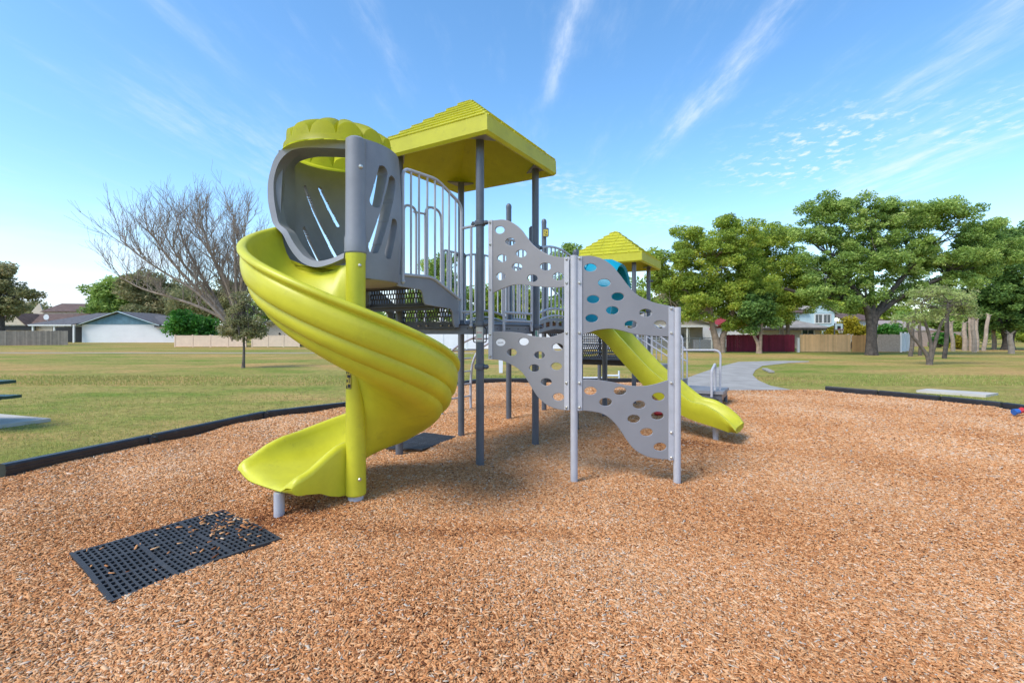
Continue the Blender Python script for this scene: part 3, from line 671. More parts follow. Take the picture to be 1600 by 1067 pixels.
# roofs -------------------------------------------------------
def roof(ctr, half, zb, fas, apex, th, rows=8, tiles=True):
    c = Vector((ctr[0], ctr[1], 0)); dirs = [Vector((math.sin(th+k*math.pi/2), -math.cos(th+k*math.pi/2), 0)) for k in range(4)]
    mb = MB(); rg = random.Random(3)
    ring = lambda r, z: [c+d*r+Vector((0, 0, z)) for d in dirs]
    zt = zb+fas
    def skin(r0, z0, r1, z1, flip=False):
        a_, b_ = ring(r0, z0), ring(r1, z1)
        for k in range(4):
            f = (0, 1, 2, 3)
            mb.add([a_[k], a_[(k+1) % 4], b_[(k+1) % 4], b_[k]], [f[::-1] if flip else f])
    skin(half-.035, zb, half, zb+.03); skin(half, zb+.03, half-.006, zt); skin(half-.035, zb, half-.09, zb+.012, True)
    # stepped courses
    for i in range(rows):
        f0, f1 = i/rows, (i+1)/rows
        r0, r1 = (half-.006)*(1-f0), (half-.006)*(1-f1); z0, z1 = zt+(apex-zt)*f0, zt+(apex-zt)*f1
        lift = .03
        o0 = r0-(.02 if i else .03); skin(r0+(.012 if i else 0), z0 if i == 0 else z0-.004, o0+.03, z0+lift); skin(o0+.03, z0+lift, r1, z1+.008)
        if tiles:
            a_, b_ = ring(o0+.034, z0+lift), ring(r1+.006, z1+.008)
            for k in range(4):
                p0, p1, q0, q1 = a_[k], a_[(k+1) % 4], b_[k], b_[(k+1) % 4]
                Lr = (p1-p0).length; nt_ = max(1, int(round(Lr/.26))); off = .5 if i % 2 else 0
                for j in range(nt_+1):
                    s0_, s1_ = max(.015, (j-off)/nt_), min(.985, (j+1-off)/nt_)
                    if s1_-s0_ < .03: continue
                    g_ = .007/Lr; s0_ += g_; s1_ -= g_
                    # corners at equal positions along the course, kept inside the hip lines
                    lo0, lo1 = p0.lerp(p1, s0_), p0.lerp(p1, s1_)
                    m0 = (p0+p1)/2; w1 = (q1-q0).length/Lr; e_ = (p1-p0).normalized()
                    up0 = (q0+q1)/2+e_*max(-w1*Lr/2, min(w1*Lr/2, (lo0-m0).dot(e_))); up1 = (q0+q1)/2+e_*max(-w1*Lr/2, min(w1*Lr/2, (lo1-m0).dot(e_)))
                    nn = (p1-p0).cross(q0-p0).normalized()
                    if nn.z < 0: nn = -nn
                    hh = .013
                    mb.add([lo0, lo1, up1, up0, lo0+nn*hh, lo1+nn*hh, up1+nn*.003, up0+nn*.003], [(4, 5, 6, 7), (0, 1, 5, 4), (1, 2, 6, 5), (3, 0, 4, 7)])
    # hollow underside
    n = 6
    for i in range(n):
        f0, f1 = i/n, (i+1)/n
        h = lambda f: zb+.012+(apex-zb-.10)*(f**.9)*.9
        skin((half-.09)*(1-f0), h(f0), (half-.09)*(1-f1), h(f1), True)
    o = mb.build('roof', M['lime_roof'], PS, smooth=25)
    for d in dirs:
        bk = MB()
        p = c+d*(half-.30); side = Vector((-d.y, d.x, 0))
        bk.prism([p+side*.19+d*-.06+Vector((0, 0, zb+.06)), p+d*.13+Vector((0, 0, zb+.06)), p-side*.19+d*-.06+Vector((0, 0, zb+.06))], (0, 0, .02))
        bk.build('roof_bracket', M['shell'], o)
    return o
roof((-.545, 6.235), 1.175, 3.60, .17, 4.46, R(14))
roof((T2.x, T2.y), 1.17, 2.965, .17, 3.81, R(15))

# spiral slide ------------------------------------------------
AX = Vector((-1.365, 4.25, 0)); RO = .885
rim_f = lambda f: np.interp(f, [150, 168, 209, 256, 284, 310, 333, 380, 430, 480, 506, 520], [2.55, 2.455, 2.20, 1.905, 1.722, 1.566, 1.43, 1.165, .885, .64, .535, .5])
def rimz(f): return float(np.mean(rim_f(np.linspace(f-14, f+14, 9))))
dep_f = lambda f: float(np.interp(f, [150, 200, 260, 420, 470, 506], [.44, .47, .48, .46, .37, .29]))
def section(d, q=.02, skirt=.05, win=.075, lift=0.0):
    k = d/.48
    inner = [(win-.005, -skirt), (win-.02, q-.05), (win-.012, q-.015), (win+.015, q), (win+.045, q-.008), (win+.065, q-.04), (win+.085, .045+q*.2), (.20, .008), (.36, -.006), (.52, .004), (.64, .035),
             (.72, .10*k+.02), (.775, .20*k+.01), (.81, .31*k), (.828, d-.09*k), (.836, d-.02), (.85, d-.003)]
    if q < .06: inner = [(a_, max(h, .05-.3*max(0, a_-.12))) if a_ < .2 else (a_, h) for a_, h in inner]; inner[0] = (win-.005, -skirt)
    outer = [(.872, d), (.895, d-.006), (.908, d-.022), (.908, d-.042*k), (.896, d-.058*k), (.874, d-.066*k), (.870, d-.080*k), (.884, d-.10*k), (.887, d-.15*k), (.880, d-.21*k), (.866, d-.258*k), (.846, d-.275*k), (.828, d-.282*k),
             (.832, d-.300*k), (.832, d-.335*k), (.818, d-.372*k), (.792, d-.398*k), (.766, d-.405*k), (.752, d-.412*k), (.752, d-.432*k), (.735, d-.468*k), (.695, d-.503*k), (.63, d-.528*k), (.54, d-.538*k),
             (.40, -.055), (.25, -.05-.0*skirt), (.15, -.05-(skirt-.05)*.5)]
    if d < .28:
        fb = min(1, (.28-d)/.10); m_ = 23
        for i in range(5, m_):
            u_ = (i-4)/(m_-4); tw, th_ = .905-.24*u_**1.6, (d-.04)+(-.05-(d-.04))*(1-(1-u_)**1.6)
            outer[i] = (outer[i][0]*(1-fb)+tw*fb, outer[i][1]*(1-fb)+th_*fb)
        outer = [(a_, min(h, -.05+max(0, a_-.55)*.25)) if a_ < .76 and i > 14 else (a_, h) for i, (a_, h) in enumerate(outer)]
    return [(a_, h+lift) for a_, h in inner+outer]
secs = []
def add_sec(origin, er, prof, zb): secs.append([origin+er*a_+Vector((0, 0, zb+h)) for a_, h in prof])
PH1 = 506
for f in np.arange(160, PH1+.1, 4):
    er = Vector((math.cos(R(f)), math.sin(R(f)), 0)); z = rimz(f); d = dep_f(f)
    q = float(np.interp(f, [455, 480, 506], [.02, .12, .29])); sk = float(np.interp(f, [455, 506], [.05, .16]))
    add_sec(AX, er, section(d, q, sk, win=float(np.interp(f, [470, 506], [.07, .055]))), z-d)
er = Vector((math.cos(R(PH1)), math.sin(R(PH1)), 0)); tg = Vector((-er.y, er.x, 0)); z1 = rimz(PH1)-dep_f(PH1)
for s_, d, q, sk, zb, sc_, *sq_ in [(.06, .285, .30, .16, z1-.002, 1), (.14, .275, .285, .15, z1-.002, 1), (.23, .25, .24, .12, z1-.002, 1), (.31, .22, .19, .08, z1, 1), (.39, .175, .14, .065, z1+.002, 1), (.45, .14, .115, .055, z1+.004, 1),
                              (.49, .125, .105, .052, z1+.004, 1), (.52, .118, .10, .05, z1+.002, .985, .9), (.545, .112, .095, .05, z1, .97, .65), (.558, .11, .09, .05, z1-.003, .955, .36), (.563, .11, .09, .05, z1-.006, .945, .04)]:
    pr = [((a_-.48)*sc_+.48, h) for a_, h in section(d, q, sk, win=.055)]
    if sq_:      # the lip closes: sliding face and underside meet
        nin = 17; mid_ = lambda a_: np.interp(a_, [.06, .14, .20, .62, .72, .80, .86], [.03, .02, -.02, -.02, -.01, .02, .05])
        pr = [(a_, mid_(a_)+(h-mid_(a_))*sq_[0]) for a_, h in pr]
    add_sec(AX+tg*s_, er, pr, zb)
ns = len(secs[0]); V = [p for s_ in secs for p in s_]; mb = MB()
mb.add(V, [(i*ns+k, i*ns+(k+1) % ns, (i+1)*ns+(k+1) % ns, (i+1)*ns+k) for i in range(len(secs)-1) for k in range(ns)])
# close the ends: strips between the sliding face and the underside
ni = 17
for i, fl in ((0, False),):
    b0 = i*ns; c = len(mb.v); cen = sum(secs[i], Vector())/ns
    top_i = list(range(ni)); bot_i = [ns-1-round(k*(ns-ni-1)/(ni-1)) for k in range(ni)]
    for k in range(ni-1):
        f = tuple(dict.fromkeys((b0+top_i[k], b0+top_i[k+1], b0+bot_i[k+1], b0+bot_i[k])))
        if len(f) > 2: mb.f.append(f if not fl else f[::-1])
spiral = mb.build('spiral_slide', M['lime'], PS, smooth=50)
MB().lathe(AX.x, AX.y, [(.082, .09), (.088, .10), (.084, .75), (.082, 1.2), (.083, 2.12), (.088, 2.15), (.088, 2.19), (.06, 2.195)], 28).build('pole_sleeve', M['lime'], spiral)
MB().cyl(AX.x, AX.y, -.1, .1, .066, 20).build('centre_pole', M['silver'], spiral)
lg = gnd(436, 809); lg = Vector((-1.90, 3.97, 0)); MB().tube([(lg.x+.0, lg.y, -.1), (lg.x, lg.y, .20)], .042, 18).build('support_leg', M['silver'], spiral)
for z in (.24, 2.08): MB().ball(AX+Vector((.055, -.066, z)), .016, 10, 5).build('bolt', M['bolt'], spiral)
# worn warning label on the pole sleeve
lb = MB()
def arc_patch(mb, c, r, a0, a1, z0, z1, n=6):
    v = []
    for k in range(n+1):
        t_ = R(a0+(a1-a0)*k/n); v += [(c.x+r*math.cos(t_), c.y+r*math.sin(t_), z0), (c.x+r*math.cos(t_), c.y+r*math.sin(t_), z1)]
    mb.add(v, [(2*k, 2*k+2, 2*k+3, 2*k+1) for k in range(n)])
arc_patch(lb, AX, .0865, 222, 262, 1.02, 1.205); 
lk = MB()
for z0, z1, a0, a1 in ((1.025, 1.05, 224, 234), (1.03, 1.06, 238, 258), (1.075, 1.10, 228, 240), (1.07, 1.12, 246, 252), (1.115, 1.14, 234, 258), (1.15, 1.165, 226, 236), (1.15, 1.19, 242, 250), (1.18, 1.20, 228, 258), (1.195, 1.204, 222, 262), (1.02, 1.026, 222, 262), (1.02, 1.205, 222, 224.5), (1.02, 1.205, 259.5, 262)):
    arc_patch(lk, AX, .0872, a0, a1, z0, z1, 4)
lb.build2('warning_label', M['label_yellow'], lk, M['black'], spiral, smooth=0)

# hood over the slide entrance --------------------------------
CH = Vector((-1.65, 4.68, 0)); HR = .545
def shell(name, a0, a1, zlo, zhi, slots, m, parent, ro=HR, th_=.05, res=.011, flare=None):
    """curved wall with slanted slots cut through; slots: (u0,z0,u1,z1,r) along arc length"""
    La = R(a1-a0)*ro; nu = int(La/res)+1; nv = int((zhi-zlo)/res)+1
    U, Z = np.meshgrid(np.linspace(0, La, nu), np.linspace(zlo, zhi, nv), indexing='ij')
    sdf = np.full(U.shape, 9.0); gu = np.zeros(U.shape); gz = np.zeros(U.shape)
    for u0, z0, u1, z1, r in slots:
        pa = np.stack([U-u0, Z-z0]); ba = np.array([u1-u0, z1-z0]); h = np.clip((pa[0]*ba[0]+pa[1]*ba[1])/(ba@ba), 0, 1)
        ex, ez = pa[0]-ba[0]*h, pa[1]-ba[1]*h; l_ = np.hypot(ex, ez)+1e-9; s_ = l_-r
        m_ = s_ < sdf; sdf = np.where(m_, s_, sdf); gu = np.where(m_, ex/l_, gu); gz = np.where(m_, ez/l_, gz)
    snap = (np.abs(sdf) < res*.62); U2 = U-np.where(snap, sdf*gu, 0); Z2 = Z-np.where(snap, sdf*gz, 0)
    keep = (sdf > 0) | snap
    idx = np.arange(nu*nv).reshape(nu, nv)
    fk = keep[:-1, :-1] & keep[1:, :-1] & keep[1:, 1:] & keep[:-1, 1:]
    mid = (sdf[:-1, :-1]+sdf[1:, :-1]+sdf[1:, 1:]+sdf[:-1, 1:])/4; fk &= mid > -res*.2
    F = np.stack([idx[:-1, :-1][fk], idx[1:, :-1][fk], idx[1:, 1:][fk], idx[:-1, 1:][fk]], 1)
    ang = R(a0)+U2/ro
    bulge = .03*np.sin(np.clip((Z2-zlo)/(zhi-zlo), 0, 1)*math.pi)
    def surf(r): rr = r+bulge; return np.stack([CH.x+rr*np.cos(ang), CH.y+rr*np.sin(ang), Z2], -1).reshape(-1, 3)
    V = np.concatenate([surf(ro), surf(ro-th_)]); n = nu*nv
    from collections import Counter
    ed = {}
    for q in F:
        for i in range(4):
            a_, b_ = int(q[i]), int(q[(i+1) % 4])
            if (b_, a_) in ed: del ed[(b_, a_)]
            else: ed[(a_, b_)] = 1
    W = np.array([(b_, a_, a_+n, b_+n) for a_, b_ in ed])
    Fa = np.concatenate([F, F[:, ::-1]+n, W])
    used = np.unique(Fa); mp = np.zeros(2*n, int); mp[used] = np.arange(len(used))
    return np_mesh(name, V[used], mp[Fa], m, parent, smooth=40)
def hood_uv(p_, ro, far, a0):
    k = (p_[0]-800)/FPX; a_ = k*k+1; b_ = -2*(k*CH.x+CH.y); c_ = CH.x**2+CH.y**2-ro*ro; dd = math.sqrt(max(0, b_*b_-4*a_*c_)); Y = (-b_+(dd if far else -dd))/2/a_
    return ((math.atan2(Y-CH.y, k*Y-CH.x)-R(a0)+20*math.pi) % (2*math.pi))*ro, EYE-(p_[1]-HOR)*Y/FPX
def slot(p_, q_, r, ro, far, a0): return (*hood_uv(p_, ro, far, a0), *hood_uv(q_, ro, far, a0), r)
hood = shell('slide_hood', 303, 378, 1.98, 3.20, [slot((598, 268), (585, 315), .055, HR+.02, 0, 303), slot((612, 284), (584, 386), .056, HR+.02, 0, 303), slot((614, 350), (606, 396), .05, HR+.02, 0, 303)], M['shell'], PS, th_=.12)
shell('hood_back_wall', 88, 196, 1.98, 3.20, [slot((472, 291), (523, 402), .018, HR-.03, 1, 88), slot((496, 294), (526, 352), .018, HR-.03, 1, 88), slot((472, 356), (496, 411), .018, HR-.03, 1, 88)], M['shell'], hood)
# upright at the pole
MB().lathe(AX.x, AX.y, [(.09, 2.19), (.096, 2.2), (.096, 2.32), (.089, 2.35), (.086, 2.8), (.088, 3.14), (.086, 3.18), (.06, 3.20), (.002, 3.205)], 28).build('hood_upright', M['shell'], hood)
bo = MB(); bo.ball(AX+Vector((.062, -.062, 2.93)), .02, 10, 5); bo.build('bolt', M['bolt'], hood)
# front frame: arch from the upright over to the left edge and down into the chute
Lf = CH+Vector((math.cos(R(197)), math.sin(R(197)), 0))*.60
Fd = (Lf-AX); FL = Fd.length; Fd.normalize(); Fn = Vector((Fd.y, -Fd.x, 0))
if Fn.y > 0: Fn = -Fn
outl = smooth_path([(t_, z, 0) for t_, z in ((.06, 3.175), (.30, 3.20), (.56, 3.205), (.737, 3.175), (.858, 3.085), (.924, 2.92), (.931, 2.745), (.902, 2.60), (.858, 2.495), (.745, 2.40), (.68, 2.305), (.61, 2.215), (.506, 2.125), (.37, 2.08), (.235, 2.10), (.103, 2.15))], 6)
inl = smooth_path([(t_, z, 0) for t_, z in ((.06, 3.105), (.30, 3.13), (.53, 3.15), (.676, 3.135), (.80, 3.06), (.868, 2.92), (.868, 2.755), (.835, 2.60), (.795, 2.50), (.70, 2.43), (.64, 2.345), (.575, 2.265), (.485, 2.18), (.37, 2.135), (.235, 2.15), (.103, 2.20))], 6)
v = []; bow = lambda a_: .12*math.sin(min(1, max(0, a_/FL))*math.pi)
for o_, i_ in zip(outl, inl):
    for p, dep in ((o_, .012), (o_, -.10), (i_, -.11), (i_, .0)):
        q_ = AX+Fd*p[0]+Fn*(bow(p[0])*.45+dep)+Vector((0, 0, p[1])); v.append(q_)
fm = MB(); n = len(outl)
fm.add(v, [(4*i+k, 4*i+(k+1) % 4, 4*i+4+(k+1) % 4, 4*i+4+k) for i in range(n-1) for k in range(4)]+[(0, 1, 2, 3), (4*n-1, 4*n-2, 4*n-3, 4*n-4)])
fm.build('hood_frame', M['shell'], hood, smooth=40)
# inner return between frame and back wall
cw = MB(); v = []
for i_ in inl[:56]:
    q0 = AX+Fd*i_[0]+Fn*(bow(i_[0])*.45-.09)+Vector((0, 0, i_[1])); f_ = min(1, max(0, (i_[0]-.45)/.35)); f_ = f_*f_*(3-2*f_)
    qa = q0-Fn*.0+Vector((-.02, .14, 0)); qb = CH+Vector((math.cos(R(169)), math.sin(R(169)), 0))*(HR-.055)+Vector((0, 0, q0.z)); v += [q0, qa.lerp(qb, f_)]
cw.add(v, [(2*i, 2*i+1, 2*i+3, 2*i+2) for i in range(len(v)//2-1)]); cw.build('hood_lining', M['shell'], hood, smooth=60)
# platform under the hood
pf = MB(); n = 36
pts = [CH+Vector((math.cos(R(318+225*k/n)), math.sin(R(318+225*k/n)), 0))*(HR-.005) for k in range(n+1)]
pf.prism([p+Vector((0, 0, 1.975)) for p in pts], (0, 0, .03)); pf.build('hood_platform', M['shell'], hood)
ext = MB(); ext.prism([p+Vector((0, 0, 1.985)) for p in (CH+Vector((.4, -.1, 0)), S1, S1+left*WID, CH+Vector((-.5, .2, 0)))], (0, 0, .02)); ext.build('landing', M['deck'], PS)
# scalloped cap
nl, per = 13, 10; nth = nl*per; rings = []
def capz(k):
    x = (k % per)/per*2-1; return max(0.0, 1-x*x)**.5
zb0, r0 = 3.165, .505
prof_n = 9
for j in range(prof_n+4):
    row = []
    for k in range(nth):
        t_ = 2*math.pi*k/nth+R(8); s_ = capz(k)
        if j == 0: r_, z = r0+.005, zb0
        elif j == 1: r_, z = r0, zb0+.012
        elif j == 2: r_, z = r0-.004, zb0+.055
        elif j == 3: r_, z = r0-.026, zb0+.062
        elif j == 4: r_, z = r0-.030, zb0+.066+.112*s_
        else:
            u_ = (j-4)/(prof_n-1); r_ = (r0-.038)*(1-u_); ze = zb0+.066+.122*s_*(1-u_)+.122*.6*u_; za = 3.515
            z = ze+(za-ze)*(u_**.85)+.03*math.sin(u_*math.pi)
        row.append((CH.x+r_*math.cos(t_), CH.y+r_*math.sin(t_), z))
    rings.append(row)
cp = MB(); V = [p for r_ in rings for p in r_]
nr = len(rings)
cp.add(V, [(j*nth+k, j*nth+(k+1) % nth, (j+1)*nth+(k+1) % nth, (j+1)*nth+k) for j in range(nr-1) for k in range(nth)])
cp.build('hood_cap', M['cap'], hood, smooth=38)

# wavy climbing panels ----------------------------------------
P1, P2 = (.619, 4.85), (1.646, 4.85)
post(P1, 2.27, .036, 'silver', False, 'panel_post'); post(P2, 1.755, .036, 'silver', False, 'panel_post')
def crom(pts, n=5): return [(p.x, p.y) for p in smooth_path([(a_, b_, 0) for a_, b_ in pts], n)]
def panel_pts(P0, d, pts):
    o = []
    for px_, py_ in pts:
        k = (px_-800)/FPX; t_ = (k*P0[1]-P0[0])/(d.x-k*d.y); Y = P0[1]+d.y*t_; o.append((t_, EYE-(py_-HOR)*Y/FPX))
    return o
def wavy(P0, d, top, bot, holes):
    outer = panel_pts(P0, d, crom(top)+crom(bot)); hl = []
    for cx_, cy_, rx_, ry_ in holes:
        hl.append(panel_pts(P0, d, [(cx_+rx_*math.cos(2*math.pi*k/24), cy_+ry_*math.sin(2*math.pi*k/24)) for k in range(24)]))
    return curve_panel('climbing_panel', outer, hl, .019, (P0[0], P0[1], 0), d, M['panel'], PS)
d1 = (v2(P1)-v2(A)).normalized(); Pa = (A[0], A[1])
wavy(Pa, d1, [(770, 345.5), (785, 343.8), (795, 346), (806, 352), (815, 360), (822, 369.5), (832, 382), (843, 391), (856, 398), (870, 402), (886, 403)],
     [(886, 447.5), (870, 449), (850, 448), (833, 446.5), (822, 445), (812, 444.2), (800, 445.5), (790, 449), (780, 453), (770, 458)],
     [(781.4, 359.7, 7.9, 6.3), (798, 378, 8.2, 6.3), (814.8, 396.4, 8.6, 6.4), (785, 404, 8.0, 6.3), (808.2, 417.4, 8.5, 6.4), (783, 432, 7.9, 6.3), (853, 416.8, 9.3, 6.6), (832.4, 435, 8.6, 6.4), (872.9, 432.3, 9.3, 6.6)])
wavy(Pa, d1, [(770, 518.5), (786, 518.6), (799.4, 519.2), (816, 521), (830, 525), (842.5, 527), (859, 527), (870, 524.5), (886, 518)],
     [(886, 640.5), (869.8, 638), (854.8, 631.5), (840, 618), (828.6, 600), (819, 584), (809, 574.5), (799.4, 569), (792, 565.6), (783.4, 562.3), (770, 561)],
     [(782.7, 534.7, 7.9, 6.2), (818.8, 533.7, 8.3, 6.3), (800.3, 550.6, 8.2, 6.2), (843.4, 554.8, 8.8, 6.3), (835.4, 575, 8.6, 6.3), (871.7, 542.3, 9.2, 6.4), (869.8, 572.3, 9.2, 6.4), (854, 596.6, 9, 6.4), (872.8, 620, 9.4, 6.6)])
d2 = Vector((1, 0, 0)); Pb = (P1[0], P1[1]-.0)
wavy(Pb, d2, [(907, 401), (925, 401), (942, 406), (956, 416), (968.6, 430.7), (981, 447), (993, 459.5), (1007.7, 467.7), (1024, 474), (1046, 478.5)],
     [(1046, 525.6), (1016, 524.2), (991, 521.3), (972.7, 516.4), (954, 513), (933.6, 515), (921, 519), (907, 523)],
     [(922.4, 418.3, 10.4, 6.8), (943.9, 442.2, 10.4, 6.8), (926.6, 467.7, 10.4, 6.8), (965, 463.6, 10.4, 6.8), (956.6, 485, 10.4, 6.8), (924.5, 497.4, 10.4, 6.8), (1008.6, 489, 10.4, 6.8), (985.5, 507, 10.4, 6.6), (1031, 507, 10.4, 6.8)])
wavy(Pb, d2, [(907, 593.3), (920, 593.2), (933.6, 594), (958, 597.6), (981, 602.5), (1003.6, 603.7), (1024, 600.4), (1046, 593.6)],
     [(1046, 717), (1024, 715.3), (1007.7, 711), (991, 700.8), (979, 686), (968.6, 670), (956, 655.4), (942, 646), (925, 642), (907, 640.6)],
     [(922.4, 610.5, 10.4, 6.8), (968.6, 610.5, 10.4, 6.8), (946, 627.8, 10.4, 6.8), (998.3, 632, 10.4, 6.8), (1028.4, 619.5, 10.6, 6.9), (1027, 649, 10.4, 6.8), (990, 654, 10.4, 6.8), (1010, 674.7, 10.4, 6.8), (1031, 697.7, 10.6, 6.9)])
def bracket(P0, d, pxc, y0, y1, bolts, wd=.052):
    (t_, z0), = panel_pts(P0, d, [(pxc, y1)]); (_, z1_), = panel_pts(P0, d, [(pxc, y0)])
    c = v2(P0)+Vector(d)*t_; nn = Vector((d[1], -d[0], 0))
    if nn.y > 0: nn = -nn
    mb = MB().box(c+nn*.014+Vector((0, 0, (z0+z1_)/2)), (wd, .008, z1_-z0), (d[0], d[1])); mb.box(c-nn*.014+Vector((0, 0, (z0+z1_)/2)), (wd, .008, z1_-z0), (d[0], d[1]))
    o = mb.build('panel_bracket', M['silver'], PS)
    for y in bolts:
        (_, zb_), = panel_pts(P0, d, [(pxc, y)]); MB().ball(c+nn*.02+Vector((0, 0, zb_)), .015, 10, 5).build('bolt', M['bolt'], o)
    return o
bracket(Pa, d1, 767.5, 344.5, 561, [348, 382, 452, 522, 556]); bracket(Pa, d1, 886.5, 402, 640, [405, 442, 520, 598, 636])
bracket(Pb, d2, 905, 401, 641, [404, 442, 520, 598, 636]); bracket(Pb, d2, 1048, 479, 718, [482, 520, 598, 675, 714])
# white maker's plate with illegible grey lettering, filling one hole of the left lower panel
pl = panel_pts(Pa, d1, [(782.9+7.3*math.cos(2*math.pi*k/24), 534.9+5.7*math.sin(2*math.pi*k/24)) for k in range(24)])
plate = curve_panel('maker_plate', pl, [], .012, (Pa[0], Pa[1], 0), d1, M['white_vinyl'], PS, bevel=.001)
sq = MB(); nn = Vector((d1.y, -d1.x, 0)); nn = nn if nn.y < 0 else -nn
sc_pts = panel_pts(Pa, d1, [(778.6+.36*i, 535.4+1.1*math.sin(i*1.15)-(.5 if i % 7 == 0 else 0)) for i in range(25)])
sq.tube([v2(Pa)+d1*t_+nn*.0075+Vector((0, 0, z)) for t_, z in sc_pts], .0014, 5); sq.build('maker_lettering', M['greyprint'], plate, smooth=0)

# straight slide ----------------------------------------------
sS = Vector((1.36, 7.97, 0)); sE = Vector((3.14, 6.70, 0)); sdir = (sE-sS); sl = sdir.length; sdir.normalize(); snear = Vector((sdir.y, -sdir.x, 0))
if snear.y > 0: snear = -snear
prof_t = [0, .10, .2, .5, .7, .82, .9, .96, 1.02]; bedz = [1.57, 1.50, 1.24, .58, .34, .285, .245, .21, .16]
secs = []; hw = .25
for t_ in np.concatenate([np.linspace(0, .9, 40), [.93, .955, .975, .99, 1.0]]):
    zb = float(np.mean(np.interp(np.linspace(t_-.07, t_+.07, 9), prof_t, bedz))); hgt = float(np.interp(t_, [0, .15, .6, .74, .82, .9, .97, 1.0], [.31, .33, .32, .22, .235, .19, .11, .04]))
    hgt = max(.02, hgt); tz = -.05 if t_ < .97 else -.03; sc_ = float(np.interp(t_, [.93, .97, 1.0], [1, 1, .92]))
    ring = [(-hw, tz), (-hw-.055, hgt*.35), (-hw-.075, hgt-.03), (-hw-.07, hgt-.006), (-hw-.045, hgt), (-hw-.015, hgt-.012), (-hw, hgt-.05), (-hw+.03, .045), (-hw+.10, .008), (0, 0), (hw-.10, .008), (hw-.03, .045), (hw, hgt-.05), (hw+.015, hgt-.012), (hw+.045, hgt), (hw+.07, hgt-.006), (hw+.075, hgt-.03), (hw+.055, hgt*.35), (hw, tz), (0, tz-.015)]
    secs.append([sS+sdir*sl*t_+snear*a_*sc_+Vector((0, 0, zb+max(h, -.06))) for a_, h in ring])
ns = 20; mb = MB(); mb.add([p for s_ in secs for p in s_], [(i*ns+k, (i+1)*ns+k, (i+1)*ns+(k+1) % ns, i*ns+(k+1) % ns) for i in range(len(secs)-1) for k in range(ns)])
for b0, fl in ((0, 1), ((len(secs)-1)*ns, 0)):
    for k in range(9):
        f = (b0+k, b0+k+1, b0+(18-k-1 if k < 8 else 9), b0+18-k); f = tuple(dict.fromkeys(f))
        if len(f) > 2: mb.f.append(f if fl else f[::-1])
sslide = mb.build('straight_slide', M['lime'], PS, smooth=50)
lgp = Vector((2.875, 6.87, 0)); MB().cyl(lgp.x, lgp.y, -.1, .27, .038, 16).build('support_leg', M['silver'], sslide)
kb = MB(); kb.box((lgp.x, lgp.y, .235), (.26, .12, .07), (snear.x, snear.y)); kb.build('leg_block', M['lime'], sslide)
# turquoise hood over its entrance
tb = MB(); ring = []
for off, kx in ((-.10, 1.0), (.10, 1.06), (.30, 1.04), (.48, .94)):
    a_ = []
    for i in range(25):
        ph = math.pi*i/24; a_.append((math.cos(ph)*.46*kx, math.sin(ph)*.92*kx))
    ring.append([sS+sdir*off+snear*x+Vector((0, 0, 1.72+max(0, z))) for x, z in a_])
V = [p for r_ in ring for p in r_]; n = 25
tb.add(V, [(j*n+i, j*n+i+1, (j+1)*n+i+1, (j+1)*n+i) for j in range(3) for i in range(24)])
tb.add([p+(sS+Vector((0, 0, 2.0))-p)*.06 for p in V], [(j*n+i, (j+1)*n+i, (j+1)*n+i+1, j*n+i+1) for j in range(3) for i in range(24)])
m0 = len(V); tb.f += [(3*n+i, 3*n+i+1, m0+3*n+i+1, m0+3*n+i) for i in range(24)]+[(i+1, i, m0+i, m0+i+1) for i in range(24)]
# closed near flank with a round window
tb.build('slide_canopy', M['teal'], PS, smooth=40)
for s_ in (1, -1):
    fl = MB()
    q = [sS+snear*(.45*s_)+sdir*a_+Vector((0, 0, z)) for a_, z in ((-.08, 1.62), (.46, 1.62), (.50, 1.9), (.46, 2.2), (-.08, 2.3))]
    fl.prism(q, snear*.03); fl.build('canopy_side', M['teal'], PS)
fl = MB()
q = [sS-sdir*.08+snear*x+Vector((0, 0, z)) for x, z in ((.25, 1.62), (.47, 1.62), (.47, 2.15), (.36, 2.45), (.25, 2.58))]; fl.prism(q, sdir*.03)
q = [sS-sdir*.08-snear*x+Vector((0, 0, z)) for x, z in ((.25, 1.62), (.47, 1.62), (.47, 2.15), (.36, 2.45), (.25, 2.58))]; fl.prism(q, sdir*.03)
q = [sS-sdir*.08+snear*x+Vector((0, 0, z)) for x, z in ((-.3, 2.4), (.3, 2.4), (.2, 2.6), (0, 2.66), (-.2, 2.6))]; fl.prism(q, sdir*.03)
fl.build('canopy_back', M['teal'], PS)

# stairs between the back deck and the second tower -----------
g0 = (v2(G_)+v2(H_))/2; g1 = (t2[3]+t2[0])/2; st = (g1-g0); stl = st.length; st.normalize(); sw = Vector((st.y, -st.x, 0)); sw = sw if sw.x > 0 else -sw
for k in range(4):
    rz = MB(); trd = MB()
    z1_ = 1.60-.16*k; o0 = g0+st*(.12+.36*k)-sw*.52
    perforated(rz, o0+Vector((0, 0, z1_-.15)), sw, (0, 0, 1), 1.04, .135)
    trd.prism([o0+st*.0+Vector((0, 0, z1_-.176)), o0+st*.37+Vector((0, 0, z1_-.176)), o0+st*.37+sw*1.04+Vector((0, 0, z1_-.176)), o0+sw*1.04+Vector((0, 0, z1_-.176))], (0, 0, .016))
    rz.build('stair_riser', M['deck'], PS); trd.build('stair_tread', M['deck'], PS)
fa = MB(); o0 = g0+st*(.12+1.44)-sw*.54; fa.prism([o0+Vector((0, 0, .82)), o0+sw*1.08+Vector((0, 0, .82)), o0+sw*1.08+Vector((0, 0, .97)), o0+Vector((0, 0, .97))], st*.02)
fa.build('stair_fascia', M['deck'], PS)
